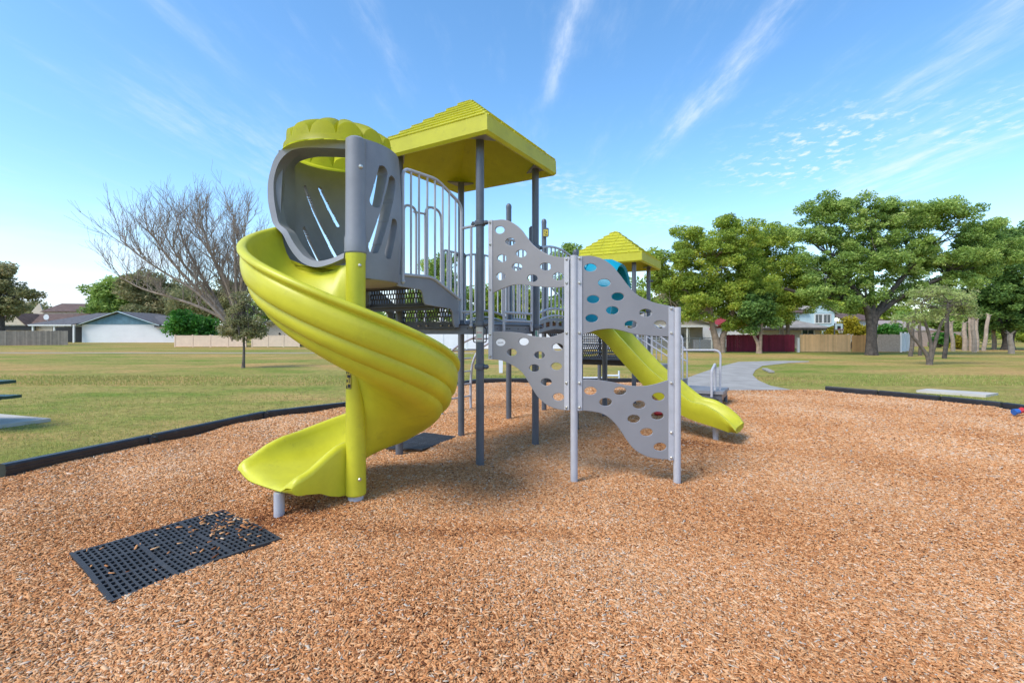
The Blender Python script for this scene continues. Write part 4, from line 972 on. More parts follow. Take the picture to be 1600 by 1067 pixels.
for s_ in (1, -1):
    side = MB(); a_ = g0+sw*.53*s_
    side.prism([a_+st*.05+Vector((0, 0, 1.48)), a_+st*1.55+Vector((0, 0, .82)), a_+st*1.55+Vector((0, 0, .98)), a_+st*.05+Vector((0, 0, 1.66))], sw*.015*s_)
    side.build('stair_stringer', M['shell'], PS)
    hr = MB(); b_ = a_+sw*.03*s_
    hr.tube(round_path([b_+st*.1+Vector((0, 0, 1.5)), b_+st*.1+Vector((0, 0, 2.45)), b_+st*1.5+Vector((0, 0, 1.85)), b_+st*1.5+Vector((0, 0, .9))], .1), .016, 10)
    for k in range(1, 8): hr.tube([b_+st*(.1+1.4*k/8)+Vector((0, 0, 1.55-.6*k/8)), b_+st*(.1+1.4*k/8)+Vector((0, 0, 2.44-.6*k/8))], .011, 8)
    hr.build('stair_railing', M['silver'], PS)
# stair down to the transfer platform and its hand rails
q0 = (t2[0]+t2[1])/2; tp_ = Vector((4.08, 10.25, 0))
trn = MB(); cx_ = tp_; trn.box(cx_+Vector((0, 0, .30)), (.80, .9, .06), (ev.x, ev.y)); trp = trn.build('transfer_platform', M['shell'], PS)
for i in (-1, 1):
    for j in (-1, 1): p = tp_+ev*.34*i+eu*.38*j; MB().cyl(p.x, p.y, -.1, .18, .04, 12).build('leg', M['graphite'], trp)
trl = MB()
trl.box(cx_+Vector((0, 0, .22)), (.74, .84, .10), (ev.x, ev.y)); trl.build('platform_skirt', M['graphite'], trp)
for k, (f, z) in enumerate(((.28, .80), (.48, .64), (.68, .48))):
    c = q0.lerp(tp_-ev*.4, f+.1); s_ = MB().box(c+Vector((0, 0, z)), (.36, .7, .035), (ev.x, ev.y)); s_.box(c+ev*.16+Vector((0, 0, z-.09)), (.02, .7, .16), (ev.x, ev.y)); s_.build('transfer_step', M['shell'], PS)
for s_ in (-1, 1):
    a_ = q0+eu*.40*s_; b_ = tp_-ev*.45+eu*.40*s_
    h = MB()
    h.tube(round_path([a_+Vector((0, 0, .9)), a_+Vector((0, 0, 1.72)), a_+ev*.15+Vector((0, 0, 1.70)), b_+Vector((0, 0, 1.12)), b_+Vector((0, 0, .3))], .12), .016, 10)
    h.tube([a_+Vector((0, 0, 1.42)), b_+Vector((0, 0, .86))], .016, 10)
    for k in range(1, 4): h.tube([a_.lerp(b_, k/8)+Vector((0, 0, .95-.2*k/8)), a_.lerp(b_, k/8)+Vector((0, 0, 1.68-.6*k/8))], .012, 8)
    h.build('hand_rail', M['silver'], PS)
Yh = 10.35
tall = MB(); a_ = at(1066.5, 600, Yh)
tall.tube(round_path([at(1066.5, 606, Yh), at(1066.5, 524, Yh), at(1045, 516, Yh+.15), at(1030, 508, Yh+.25)], .12), .019, 12); tall.tube([at(1066.5, 553, Yh), at(1048, 553, Yh+.1)], .016, 10)
tall.build('hand_rail', M['silver'], PS)
h = MB(); h.tube(round_path([at(1068, 547, Yh), at(1126, 547, 10.0), at(1125, 614, 10.0)], .14, 7), .021, 12); h.build('hand_rail', M['silver'], PS)
for px_, yt, Y in ((1112.5, 579, 9.75),):
    h = MB(); h.tube(round_path([at(1112, 620, 9.7), at(1112, 579, 9.7), at(1117.5, 568, 9.95), at(1117.5, 614, 9.95)], .05), .024, 12); h.build('grab_loop', M['silver'], PS)
blk = MB().box(at(1064, 600, Yh)-Vector((0, 0, .05)), (.16, .3, .30), (ev.x, ev.y)); blk.build('step_side', M['graphite'], PS)
# dark moulded seat and its side plate on the lower step
sd_ = MB(); c = at(1025, 571, 10.6); sd_.ball(c+Vector((0, 0, .02)), .085, 12, 8, (1, 1, 1.3)); sd_.tube(smooth_path([c-Vector((0, 0, .05)), c+Vector((.10, 0, -.14)), c+Vector((.24, 0, -.20)), c+Vector((.26, 0, -.40))], 5), [.05]*6+[.07]*10, 10); sd_.build('step_grip', M['rubber'], PS)

# ladder of bent tubes on the far side ------------------------
lw0, lw1 = Vector((-.80, 9.45, 0)), Vector((-1.26, 8.77, 0)); att0 = v2(G_).lerp(v2(D_), .30); att1 = v2(G_).lerp(v2(D_), .98)
paths = []; lad = thing_part = None
for w_, a_ in ((lw0, v2(G_).lerp(v2(D_), .25)), (lw1, v2(G_).lerp(v2(D_), .95))):
    dv = (a_-w_)
    pth_ = smooth_path([w_-Vector((0, 0, .1)), w_+Vector((0, 0, .55)), w_+dv*.04+Vector((0, 0, .95)), w_+dv*.18+Vector((0, 0, 1.22)), w_+dv*.55+Vector((0, 0, 1.46)), w_+dv*.97+Vector((0, 0, 1.56))], 6)
    paths.append(pth_); q_ = MB().tube(pth_, .024, 12).build('ladder_rail', M['silver'], PS); lad = lad or q_
for z in (.22, .46, .70, .95):
    MB().tube([lw0+Vector((.0, 0, z+.06)), lw1+Vector((0, 0, z+.06))], .015, 10).build('rung', M['silver'], lad)
for i in (17, 22, 27): MB().tube([paths[0][i], paths[1][i]], .015, 10).build('rung', M['silver'], lad)

# small labels and signs --------------------------------------
sg = MB(); c = v2(A)
arc_patch(sg, c, PR+.003, 205, 320, 1.40, 1.565, 10); 
rd = MB(); arc_patch(rd, c, PR+.0036, 228, 300, 1.43, 1.437, 8); arc_patch(rd, c, PR+.0036, 228, 300, 1.50, 1.507, 8); sgn = sg.build2('age_label', M['label_white'], rd, M['label_red'], PS, smooth=0)
gp = MB(); arc_patch(gp, c, PR+.0036, 235, 295, 1.445, 1.485, 8); gp.build('green_print', mat('pale_green_print', (.42, .52, .42), .5), sgn, smooth=0)
for s_ in (-1, 1):
    lp_ = MB(); x = Vector((s_*.062, -.01, 0)); lp_.tube(round_path([c+x*.75+Vector((0, 0, 1.39)), c+x*1.15+Vector((0, 0, 1.40)), c+x*1.15+Vector((0, 0, 1.55)), c+x*.75+Vector((0, 0, 1.565))], .02), .006, 8)
    lp_.build('label_bracket', M['black'], sgn)
gl = MB(); arc_patch(gl, v2(C_), PR+.003, 262, 320, 1.42, 1.53, 8); 
g2 = MB(); arc_patch(g2, v2(C_), PR+.0036, 268, 290, 1.47, 1.525, 6); arc_patch(g2, v2(C_), PR+.0036, 280, 305, 1.44, 1.465, 6); gl.build2('post_label', M['label_white'], g2, M['label_green'], PS, smooth=0)
Yg_ = 9.2; ys_ = MB(); c = at(853, 364, Yg_)
ys_.prism(round_path([c+Vector((x*.5, 0, z*.5)) for x, z in ((-.11, -.15), (.11, -.15), (.11, .19), (-.11, .19), (-.11, -.15))], .03)[:-1], (0, .02, 0)); ysn = ys_.build('sign_plate', M['graphite'], PS)
yp = MB(); yp.box(c+Vector((-.005, -.003, .0)), (.088, .004, .125)); 
yk = MB()
for dx0, dz0, w0, h0 in ((-.02, .03, .03, .012), (.015, .01, .012, .04), (-.015, -.015, .02, .012), (.01, -.04, .04, .01)): yk.box(c+Vector((dx0-.005, -.0065, dz0)), (w0, .002, h0))
yp.build2('yellow_face', M['label_yellow'], yk, M['black'], ysn)
dk = MB(); c = at(830, 366, 6.9); dk.prism([c+Vector((x, 0, z)) for x, z in ((-.03, -.14), (.03, -.14), (.03, .09), (.0, .12), (-.03, .09))], (.0, .06, 0)); dk.build('sign_plate', M['graphite'], PS)

# ------------------------------------------------------------ rubber mats and toys
def rubber_mat(c0, c1, c2, c3, label, nx=27, ny=15, thick=.022, z0=.022):
    """corners in order; slots cut through"""
    P = [v2(p) for p in (c0, c1, c2, c3)]; mb = MB()
    f = lambda a_, b_: P[0].lerp(P[3], a_).lerp(P[1].lerp(P[2], a_), b_)
    def zz_(p, h): return Vector((p.x, p.y, z0+h+.012*math.sin(3*p.x+2*p.y)+.006*math.sin(9*p.x)))
    def bar(a0, a1, b0, b1):
        q = [f(a0, b0), f(a1, b0), f(a1, b1), f(a0, b1)]; v = [zz_(p, 0) for p in q]+[zz_(p, thick) for p in q]
        mb.add(v, [(4, 5, 6, 7), (0, 1, 5, 4), (1, 2, 6, 5), (2, 3, 7, 6), (3, 0, 4, 7)])
    ua = []; x = 0.0
    for i in range(nx):
        wide = .013 if i % 9 else .030
        ua.append((x, x+wide)); x += wide+(1-27*.013-.017*4)/nx*1.0
    sc1 = 1/(x+.02); ua = [(a_*sc1, b_*sc1) for a_, b_ in ua]+[(x*sc1, 1.0)]
    ub = []; x = 0.0
    for i in range(ny):
        wide = .018 if i % 5 else .034
        ub.append((x, x+wide)); x += wide+(1-ny*.018-.016*3)/ny*.97
    sc2 = 1/(x+.03); ub = [(a_*sc2, b_*sc2) for a_, b_ in ub]+[(x*sc2, 1.0)]
    for a0, a1 in ua:
        for j in range(8): bar(a0, a1, j/8, (j+1)/8)
    for b0, b1 in ub:
        for i in range(len(ua)-1): bar(ua[i][1], ua[i+1][0], b0, b1)
    c = sum(P, Vector())/4
    o = mb.build('rubber_mat', M['rubber'], org=c, smooth=0)
    return tag(o, label, 'rubber mat', 'slotted rubber wear mats')
rubber_mat(*MAT1, 'black slotted rubber mat at the spiral slide exit, wood chips caught in it')
rubber_mat(*MAT2, 'smaller looking black rubber mat in the shade under the stair deck')
# chips lying on the near mat
g = np.random.default_rng(21); n = 1000
mx_, my_ = g.uniform(0, 1, n), g.uniform(0, 1, n); my_ = my_**1.0
P = np.array([(-2.966, 3.257), (-2.208, 2.664), (-1.63, 3.44), (-2.37, 4.0)])
pp = (P[0]*(1-mx_)[:, None]+P[3]*mx_[:, None])*(1-my_)[:, None]+(P[1]*(1-mx_)[:, None]+P[2]*mx_[:, None])*my_[:, None]
kp = g.uniform(0, 1, n) < .045+.75*np.exp(-((pp[:, 0]+2.02)**2+(pp[:, 1]-3.76)**2)/.07); pp = pp[kp]; n = len(pp)
L_ = g.gamma(4, .0060, n)+.009; az = g.uniform(0, 6.28, n); W_ = L_*g.uniform(.12, .3, n)
u = np.stack([np.cos(az), np.sin(az), g.normal(0, .12, n)], 1); s_ = np.stack([-np.sin(az), np.cos(az), g.normal(0, .2, n)], 1); ctr = np.stack([pp[:, 0], pp[:, 1], .050+.012*np.sin(3*pp[:, 0]+2*pp[:, 1])+g.uniform(0, .012, n)], 1)
V = np.stack([ctr+u*(i*L_/2)[:, None]+s_*(j*W_/2)[:, None]+np.array([0, 0, k*.0022]) for k in (-1, 1) for i, j in ((-1, -1), (1, -1), (1, 1), (-1, 1))], 1).reshape(-1, 3)
F = (np.arange(n)[:, None, None]*8+np.array([[4, 5, 6, 7], [0, 1, 5, 4], [1, 2, 6, 5], [2, 3, 7, 6], [3, 0, 4, 7]])[None]).reshape(-1, 4)
tag(np_mesh('wood_chips', V, F, M['chips'], tint=np.repeat(np.clip(g.normal(.42, .22, n), 0, 1), 8)), kind='stuff')

ty = thing('sand_toy', 'red and blue plastic sand toy lying by the border timber at the right edge', 'toy', (9.0, 8.72, .08))
MB().tube([(8.93, 8.66, .09), (9.02, 8.66, .105)], [.055, .045], 14).build('cup', M['toy_blue'], ty)
MB().tube([(9.03, 8.68, .09), (9.12, 8.70, .12), (9.24, 8.72, .08), (9.42, 8.74, .07)], [.04, .05, .025, .02], 12).build('handle', M['toy_red'], ty)
t2_ = thing('sand_scoop', 'small red plastic scoop on the chips, seen through a hole of the right lower panel', 'toy', (2.63, 8.75, .04))
MB().ball((2.63, 8.75, .06), .075, 12, 6, (1.1, .9, .6)).build('bowl', M['toy_red'], t2_); MB().tube([(2.68, 8.73, .07), (2.82, 8.66, .09)], .018, 8).build('handle', M['toy_red'], t2_)
# ------------------------------------------------------------ trees
def leaves(name, clumps, m, parent, size, per, seed, flat=.75, tint_c=.5, tint_v=.16, droop=0.0):
    """clumps: (x,y,z,r,tint); many small leaf-sized faces through each clump's volume"""
    g = np.random.default_rng(seed); cl = np.asarray(clumps, float)
    cnt = np.maximum(4, (per*(cl[:, 3]/cl[:, 3].mean())**2).astype(int)); ci = np.repeat(np.arange(len(cl)), cnt); n = len(ci)
    d = g.normal(0, 1, (n, 3)); d /= np.linalg.norm(d, axis=1)[:, None]+1e-9
    rad = g.uniform(.15, 1.12, n)**.55
    p = cl[ci, :3]+d*(rad*cl[ci, 3])[:, None]*np.array([1, 1, flat])
    p += np.stack([np.sin(p[:, 2]*3.1+p[:, 0]), np.cos(p[:, 0]*2.7+p[:, 1]), np.sin(p[:, 1]*3.3+p[:, 2]*1.3)], 1)*.10*cl[ci, 3][:, None]
    p[:, 2] -= droop*np.linalg.norm(d[:, :2], axis=1)*cl[ci, 3]
    az = g.uniform(0, 2*np.pi, n); el = g.normal(-.1, .55, n); s = size*g.uniform(.55, 1.35, n)
    u = np.stack([np.cos(az)*np.cos(el), np.sin(az)*np.cos(el), np.sin(el)], 1)
    v = np.cross(u, g.normal(0, 1, (n, 3))); v /= np.linalg.norm(v, axis=1)[:, None]+1e-9
    V = np.stack([p-u*s[:, None], p+v*(s*.45)[:, None], p+u*s[:, None], p-v*(s*.45)[:, None]], 1).reshape(-1, 3)
    t = np.clip(cl[ci, 4]+g.normal(0, tint_v, n)+(tint_c-.5), 0, 1)
    return np_mesh(name, V, np.arange(4*n).reshape(-1, 4), m, parent, tint=np.repeat(t, 4))
def clump_field(ells, n, seed, rmin, rmax, Y, depth=.8, shell=.5):
    """ells: crown lobes (px, py, rx, ry) of the photograph, turned into ellipsoids of real size at distance Y"""
    g = np.random.default_rng(seed); a_ = np.array([e[2]*e[3] for e in ells], float); a_ /= a_.sum(); o = []
    for i in g.choice(len(ells), n, p=a_):
        e = ells[i]; d = g.normal(0, 1, 3); d /= np.linalg.norm(d); r = g.uniform(0, 1)**shell
        dy = (e[4] if len(e) > 4 else 0); c = at(e[0]+d[0]*r*e[2], e[1]+d[2]*r*e[3], Y)
        yy = Y+d[1]*r*e[2]*Y/FPX*depth+dy
        o.append((c.x, yy, max(.4, c.z), g.uniform(rmin, rmax), np.clip(g.normal(.5, .14)+(.10*-d[2] if False else 0), .15, .85)))
    return o
def limb(mb, a_, b_, r0, r1, seed, sag=.08, n=7):
    rg = random.Random(seed); a_, b_ = Vector(a_), Vector(b_); d = b_-a_; p = []
    o = Vector((rg.uniform(-1, 1), rg.uniform(-1, 1), rg.uniform(-.2, 1)))*d.length*sag
    for i in range(n+1):
        t = i/n; p.append(a_+d*t+o*math.sin(t*math.pi)+Vector((rg.uniform(-1, 1), rg.uniform(-1, 1), rg.uniform(-1, 1)))*d.length*.018*(0 < i < n))
    mb.tube(p, [r0+(r1-r0)*i/n for i in range(n+1)], 8, caps=False); return p
def tree(name, label, cat, base, Y, ells, forks, tr, leafm, barkm, size, per, nclump, seed, rmin=.5, rmax=1.1, group=None, nlimb=26, droop=0.0, tint_v=.16, depth=.8, flat=.62, shell=.5):
    """base: pixel foot of the trunk; forks: list of trunk polylines in pixels at distance Y"""
    b0 = at(base[0], base[1], Y); b0.z = 0
    t = thing(name, label, cat, tuple(b0), group); mb = MB(); rg = random.Random(seed); ends = []
    for f in forks:
        P = [at(q[0], q[1], Y)+Vector((0, (q[2] if len(q) > 2 else 0), 0)) for q in f]; P[0].z = min(P[0].z, -.1)
        P = smooth_path(P, 5); k = len(P); rs = [tr*(1.0-.62*i/(k-1)) for i in range(k)]
        if len(P) > 4:
            rs[0] *= 1.5; rs[1] *= 1.28; rs[2] *= 1.12; rs[3] *= 1.04
        mb.tube(P, rs, 12, caps=False); ends += [(P[int(k*f_)], rs[int(k*f_)]) for f_ in (.55, .75, .97)]
    cl = clump_field(ells, nclump, seed, rmin, rmax, Y, depth, shell)
    for i in rg.sample(range(len(cl)), min(nlimb, len(cl))):
        c = Vector(cl[i][:3]); e_ = min(ends, key=lambda q: (q[0]-c).length+2.5*max(0, q[0].z-c.z))
        P = limb(mb, e_[0], c, e_[1]*.55, .02, seed+i)
        for k in range(3):
            j = rg.choice([3, 4, 5, 6]); c2 = Vector(cl[rg.randrange(len(cl))][:3])
            if (c2-P[j]).length < 3.2: limb(mb, P[j], c2, e_[1]*.2+.01, .012, seed+i*7+k, n=5)
    mb.build('trunk', barkm, t, smooth=60)
    leaves('crown', cl, leafm, t, size, per, seed+1, flat=flat, droop=droop, tint_v=tint_v)
    return t

# right: leafy olive tree by the tan house, its two neighbours, the oak, and the dark tree at the edge
tree('leafy_tree', 'broad olive green tree with a tan forked trunk beside the tan house', 'tree', (1124, 549), 39,
     [(1082, 405, 62, 52), (1135, 372, 70, 34), (1165, 415, 70, 55), (1052, 455, 42, 48), (1110, 460, 60, 40), (1165, 470, 45, 42), (1148, 500, 22, 22), (1030, 420, 22, 34)],
     [[(1124, 549), (1116, 520), (1108, 492), (1092, 468), (1066, 450)], [(1126, 549), (1130, 522), (1142, 496), (1150, 462), (1156, 420)], [(1124, 545), (1112, 500), (1108, 450), (1112, 405)]],
     .27, M['leaf_olive'], M['bark_tan'], .105, 290, 300, 31, .32, .85, nlimb=34)
tree('leafy_tree', 'yellow tinged olive tree with twin thin trunks rising behind the dark red fence', 'tree', (1224, 546), 44,
     [(1205, 375, 52, 36), (1225, 425, 55, 52), (1245, 470, 40, 32), (1208, 470, 38, 38), (1185, 400, 40, 50), (1262, 440, 22, 32)],
     [[(1222, 546), (1221, 505), (1220, 470), (1212, 430)], [(1232, 546), (1231, 505), (1236, 470), (1246, 430)]],
     .2, M['leaf_olive'], M['bark_tan'], .11, 250, 220, 47, .35, .9, nlimb=22)
tree('small_tree', 'small dark tree with a pale forked trunk in front of the dark red fence', 'tree', (1186, 551), 37.5,
     [(1178, 500, 20, 22), (1196, 490, 20, 26), (1170, 480, 15, 20), (1190, 470, 22, 20)], [[(1186, 551), (1184, 535), (1178, 522), (1176, 505)], [(1186, 551), (1188, 535), (1189, 515), (1192, 495)]],
     .17, M['leaf_deep'], M['bark_tan'], .13, 260, 46, 53, .4, .75, nlimb=8)
tree('oak_tree', 'great spreading oak with a thick dark trunk standing on the right lawn', 'tree', (1362, 553), 34.5,
     [(1290, 332, 46, 26), (1360, 322, 60, 24), (1325, 365, 60, 40), (1395, 350, 60, 38), (1455, 335, 70, 30), (1510, 360, 40, 26), (1300, 410, 52, 40), (1360, 405, 55, 34), (1425, 400, 60, 40), (1490, 400, 60, 36), (1282, 445, 34, 30),
      (1330, 450, 45, 26), (1400, 445, 55, 26), (1470, 445, 55, 28), (1262, 365, 26, 24), (1530, 400, 30, 30), (1320, 478, 26, 16), (1548, 366, 40, 24), (1578, 392, 30, 28)],
     [[(1362, 554), (1362, 520), (1362, 495), (1345, 462), (1318, 430), (1298, 400)], [(1362, 554), (1363, 520), (1364, 492), (1362, 450), (1362, 405), (1365, 360)], [(1363, 554), (1364, 520), (1368, 492), (1392, 455), (1420, 420), (1450, 385)],
      [(1362, 530), (1366, 500), (1385, 478), (1430, 450), (1478, 430)], [(1361, 530), (1358, 495), (1340, 470), (1300, 452, 3), (1270, 440, 4)]],
     .27, M['leaf_dark'], M['bark_dark'], .095, 215, 540, 61, .26, .74, nlimb=80, depth=.6, tint_v=.17)
tree('dark_tree', 'dense dark green tree at the right edge with low forked trunk', 'tree', (1575, 545), 45,
     [(1560, 385, 55, 36), (1600, 400, 55, 50), (1535, 425, 45, 40), (1575, 455, 60, 46), (1540, 475, 45, 40), (1600, 490, 45, 35), (1555, 505, 40, 18), (1590, 362, 40, 24), (1545, 372, 34, 22)],
     [[(1573, 546), (1572, 525), (1560, 500), (1545, 470)], [(1577, 546), (1579, 525), (1590, 500), (1600, 460)], [(1575, 546), (1575, 500), (1575, 440)]],
     .36, M['leaf_deep'], M['bark_dark'], .13, 270, 300, 71, .45, 1.0, nlimb=30)
# wispy bent tree
tree('wispy_tree', 'small wispy pale tree with a crooked leaning trunk on the right lawn', 'tree', (1451, 567), 24.2,
     [(1416, 496, 24, 12), (1440, 455, 24, 16), (1458, 450, 22, 14), (1490, 468, 34, 16), (1512, 484, 22, 16), (1458, 485, 36, 16), (1432, 474, 20, 20), (1500, 456, 22, 10)],
     [[(1453, 568), (1448, 552), (1436, 535), (1424, 520), (1418, 505), (1428, 496)], [(1452, 566), (1455, 540), (1450, 515), (1442, 490), (1440, 470)], [(1451, 560), (1462, 530), (1472, 500), (1490, 478)]],
     .10, M['leaf_wisp'], M['bark'], .06, 46, 110, 83, .14, .40, nlimb=12, droop=.35, tint_v=.2)
# bare palm poles
pol = [(1475, 556, 470, 30, 'slim dark brown trunk leaning on the lawn right of the crooked wispy tree', 'bark_dark', .11), (1422, 552, 500, 33, 'brown bare trunk close beside the crooked wispy tree on its left', 'bark', .12), (1437, 551, 495, 34, 'thinner brown trunk just behind the crooked wispy tree', 'bark', .10),
       (1489, 547, 503, 42, 'pale bare palm trunk leftmost of the pale row on the right lawn', 'bark_pale', .14), (1507, 546, 504, 43, 'pale thick palm trunk second from left in the pale row', 'bark_pale', .17), (1516, 546, 496, 43, 'pale thin palm trunk between the thick one and the close pair', 'bark_pale', .125),
       (1522, 549, 497, 40, 'left trunk of the close pale pair in the palm row', 'bark_pale', .14), (1526, 547, 499, 42, 'right trunk of the close pale pair in the palm row', 'bark_pale', .125), (1536, 546, 492, 43, 'pale palm trunk leaning to the right in the palm row', 'bark_pale', .14),
       (1553, 544, 510, 46, 'short stubby pale palm trunk before the dark edge tree', 'bark_pale', .16), (1580, 552, 520, 37, 'pale palm trunk in front of the forked dark tree', 'bark_pale', .17)]
for i, (bx, by, ty_, Y, lab, bm, r) in enumerate(pol):
    b0 = at(bx, by, Y); b0.z = 0; t = thing('palm_trunk', lab, 'tree trunk', tuple(b0), 'bare trunks on the right lawn'); mb = MB()
    lean = {1475: (8, 0), 1536: (9, 0), 1489: (-3, 0), 1422: (6, 0)}.get(bx, (random.uniform(-2, 2), 0))[0]
    tp__ = at(bx+lean, ty_, Y); P = smooth_path([b0-Vector((0, 0, .1)), b0.lerp(tp__, .35)+Vector((.05, 0, 0)), b0.lerp(tp__, .7)-Vector((.04, 0, 0)), tp__], 5)
    mb.tube(P, [r*(1.15-.25*k/(len(P)-1)) for k in range(len(P))], 10); rg = random.Random(i)
    for k in range(9):
        a_ = rg.uniform(0, 6.28); mb.tube([tp__, tp__+Vector((math.cos(a_)*.3, math.sin(a_)*.3, rg.uniform(.05, .3)))], [.035, .01], 5)
    mb.build('trunk', M[bm], t, smooth=60)

# left: bare tree, young tree, shrub, background greenery
bt0 = at(367, 541, 54.5); bt0.z = 0
bare = thing('bare_tree', 'large leafless tree with many fine upswept branches behind the beige fence', 'tree', tuple(bt0))
mb = MB(); rgb = random.Random(4)
def twig(p, d, r, ln_, lev):
    n = 4; P = [p]; q = p.copy(); dd = d.copy()
    for k in range(n):
        dd = (dd+Vector((rgb.gauss(0, .10), rgb.gauss(0, .10), .07+rgb.gauss(0, .07)))).normalized(); q = q+dd*ln_/n; P.append(q.copy())
    r1 = max(.009, r*.45); mb.tube(P, [r+(r1-r)*k/n for k in range(n+1)], 5 if lev else 7, caps=False)
    if lev >= 3: return
    for k in range({0: 6, 1: 5, 2: 4}[lev]):
        i = rgb.randint(1, n); nd_ = (P[i]-P[i-1]).normalized(); ax = Vector((rgb.gauss(0, 1), rgb.gauss(0, .8), rgb.gauss(.35, .5))).normalized()
        twig(P[i], (nd_*1.0+ax*.62).normalized(), max(.011, r*.46), ln_*rgb.uniform(.5, .78), lev+1)
limbs = [[(367, 541), (363, 515), (352, 492), (318, 455), (280, 430), (246, 405), (222, 382)], [(367, 541), (366, 512), (362, 470), (350, 430), (322, 385), (300, 350)], [(368, 541), (370, 505), (372, 455), (366, 405), (352, 350)],
         [(368, 541), (374, 500), (384, 455), (392, 405), (398, 360)], [(366, 530), (352, 500), (310, 478), (262, 462), (222, 450), (188, 432)], [(367, 520), (376, 480), (398, 440), (420, 400)], [(367, 541), (372, 490), (360, 440), (340, 390), (330, 345)], [(366, 530), (345, 480), (312, 425), (286, 375), (275, 340)], [(366, 530), (340, 487), (290, 440), (248, 398), (222, 366), (205, 352)], [(368, 541), (374, 500), (377, 450), (379, 400), (381, 345)], [(368, 541), (378, 480), (388, 430), (408, 385)], [(367, 530), (360, 480), (335, 425), (312, 380), (306, 352)], [(366, 515), (350, 485), (318, 440), (290, 400), (278, 372)]]
for li, f in enumerate(limbs):
    P = smooth_path([at(q[0], q[1], 54.5)+Vector((0, (li % 3-1)*i*.5, 0)) for i, q in enumerate(f)], 4); P[0].z = min(P[0].z, -.1); n = len(P)
    mb.tube(P, [.24*(1-.80*i/(n-1)) for i in range(n)], 9, caps=False)
    for i in range(int(n*.36), n):
        for _ in range(1+(i % 3 > 0)):
            d = (P[i]-P[i-1]).normalized(); ax = Vector((rgb.gauss(0, .7), rgb.gauss(0, .7), rgb.uniform(.2, 1.1))).normalized()
            twig(P[i], (d*.6+ax*.85).normalized(), .065*(1-.4*i/n), rgb.uniform(1.8, 3.6), 1)
mb.build('branches', M['twig'], bare, smooth=60)
tree('young_tree', 'young grey green tree with a thin bare stem alone on the left lawn', 'tree', (380, 572), 22,
     [(380, 480, 26, 22), (365, 500, 24, 22), (398, 500, 24, 22), (380, 515, 34, 16), (375, 462, 15, 14), (352, 512, 14, 14), (408, 518, 12, 10)],
     [[(380, 572), (381, 550), (381, 528), (380, 495), (378, 468)]], .065, M['leaf_grey'], M['bark'], .045, 70, 150, 91, .12, .30, nlimb=40, tint_v=.2)
def shrub(label, ells, Y, leafm, size, per, n, seed, rmin, rmax, name='shrub', cat='shrub', group=None):
    e = ells[0]; b0 = at(e[0], e[1], Y); b0.z = 0; t = thing(name, label, cat, tuple(b0), group); cl = clump_field(ells, n, seed, rmin, rmax, Y)
    mb = MB(); rg = random.Random(seed)
    for i in range(10): c = Vector(cl[rg.randrange(len(cl))][:3]); limb(mb, b0, c, .07, .02, seed+i)
    mb.build('stem', M['bark'], t, smooth=60); leaves('foliage', cl, leafm, t, size, per, seed+2); return t
shrub('bright green round shrub rising above the left end of the beige fence', [(298, 503, 27, 24), (285, 512, 18, 16), (316, 512, 18, 16)], 56.5, M['leaf_bush'], .20, 170, 60, 14, .6, 1.2)
shrub('yellow flowering bush above the pine board fence near the hoop', [(1325, 512, 20, 14), (1305, 518, 14, 8), (1348, 520, 12, 9)], 44, M['leaf_yellow'], .14, 150, 36, 15, .3, .7)
shrub('green and yellow bush showing behind the beige fence right of the oak', [(1392, 515, 20, 10), (1408, 520, 14, 8), (1376, 517, 10, 8)], 46, M['leaf_bush'], .14, 140, 30, 16, .3, .7)
shrub('orange and yellow plant among the pale palm trunks', [(1497, 534, 8, 10), (1490, 540, 6, 7)], 47, M['leaf_yellow'], .12, 90, 16, 17, .25, .5)
shrub('low green shrub by the foot of the far white wall', [(1466, 530, 12, 12), (1482, 528, 10, 12)], 52, M['leaf_bush'], .14, 110, 20, 18, .3, .6)
def bgtree(label, foot, Y, ells, leafm, seed, n=90, per=170, size=.3, rmin=1.0, rmax=2.0, bark='bark_dark', tr=.35, tv=.15):
    fx = foot; top = min(e[1] for e in ells)
    return tree('background_tree', label, 'tree', (fx, HOR+FPX*EYE/Y), Y, ells, [[(fx, HOR+FPX*EYE/Y), (fx+1, 500), (fx-2, (500+top)/2), (fx+1, top+6)]], tr, M[leafm], M[bark], size, per, n, seed, rmin, rmax, nlimb=16, tint_v=tv)
bgtree('dark evergreen behind the blue gabled white house, left part', 185, 96, [(160, 462, 26, 14), (190, 455, 26, 22), (180, 480, 40, 16)], 'leaf_dark', 101)
bgtree('dark evergreen behind the blue gabled white house, right part', 240, 92, [(225, 450, 34, 26), (260, 462, 34, 28), (245, 485, 44, 18)], 'leaf_grey', 102, n=110)
bgtree('olive brown tree behind the bare tree and green shrub', 320, 80, [(320, 480, 40, 24), (355, 470, 34, 30), (290, 470, 26, 20)], 'leaf_grey', 103, n=110, size=.26)
bgtree('brownish tree partly in view at the left edge', 2, 62, [(8, 428, 22, 26), (-15, 450, 40, 34), (14, 466, 26, 22), (46, 456, 14, 12), (-10, 480, 40, 20)], 'leaf_grey', 104, n=150, per=110, size=.18, rmin=.45, rmax=1.0)
bgtree('green tree seen between the railings, left of the front post', 690, 62, [(690, 440, 30, 48), (715, 470, 30, 42), (660, 480, 28, 36), (640, 500, 26, 24)], 'leaf_dark', 105, n=120, size=.22, rmin=.8, rmax=1.6)
bgtree('olive tree seen through the railing behind the upper left wavy panel', 800, 64, [(800, 470, 40, 40), (765, 480, 30, 36), (835, 485, 34, 30)], 'leaf_olive', 106, n=110, size=.22, rmin=.8, rmax=1.6)
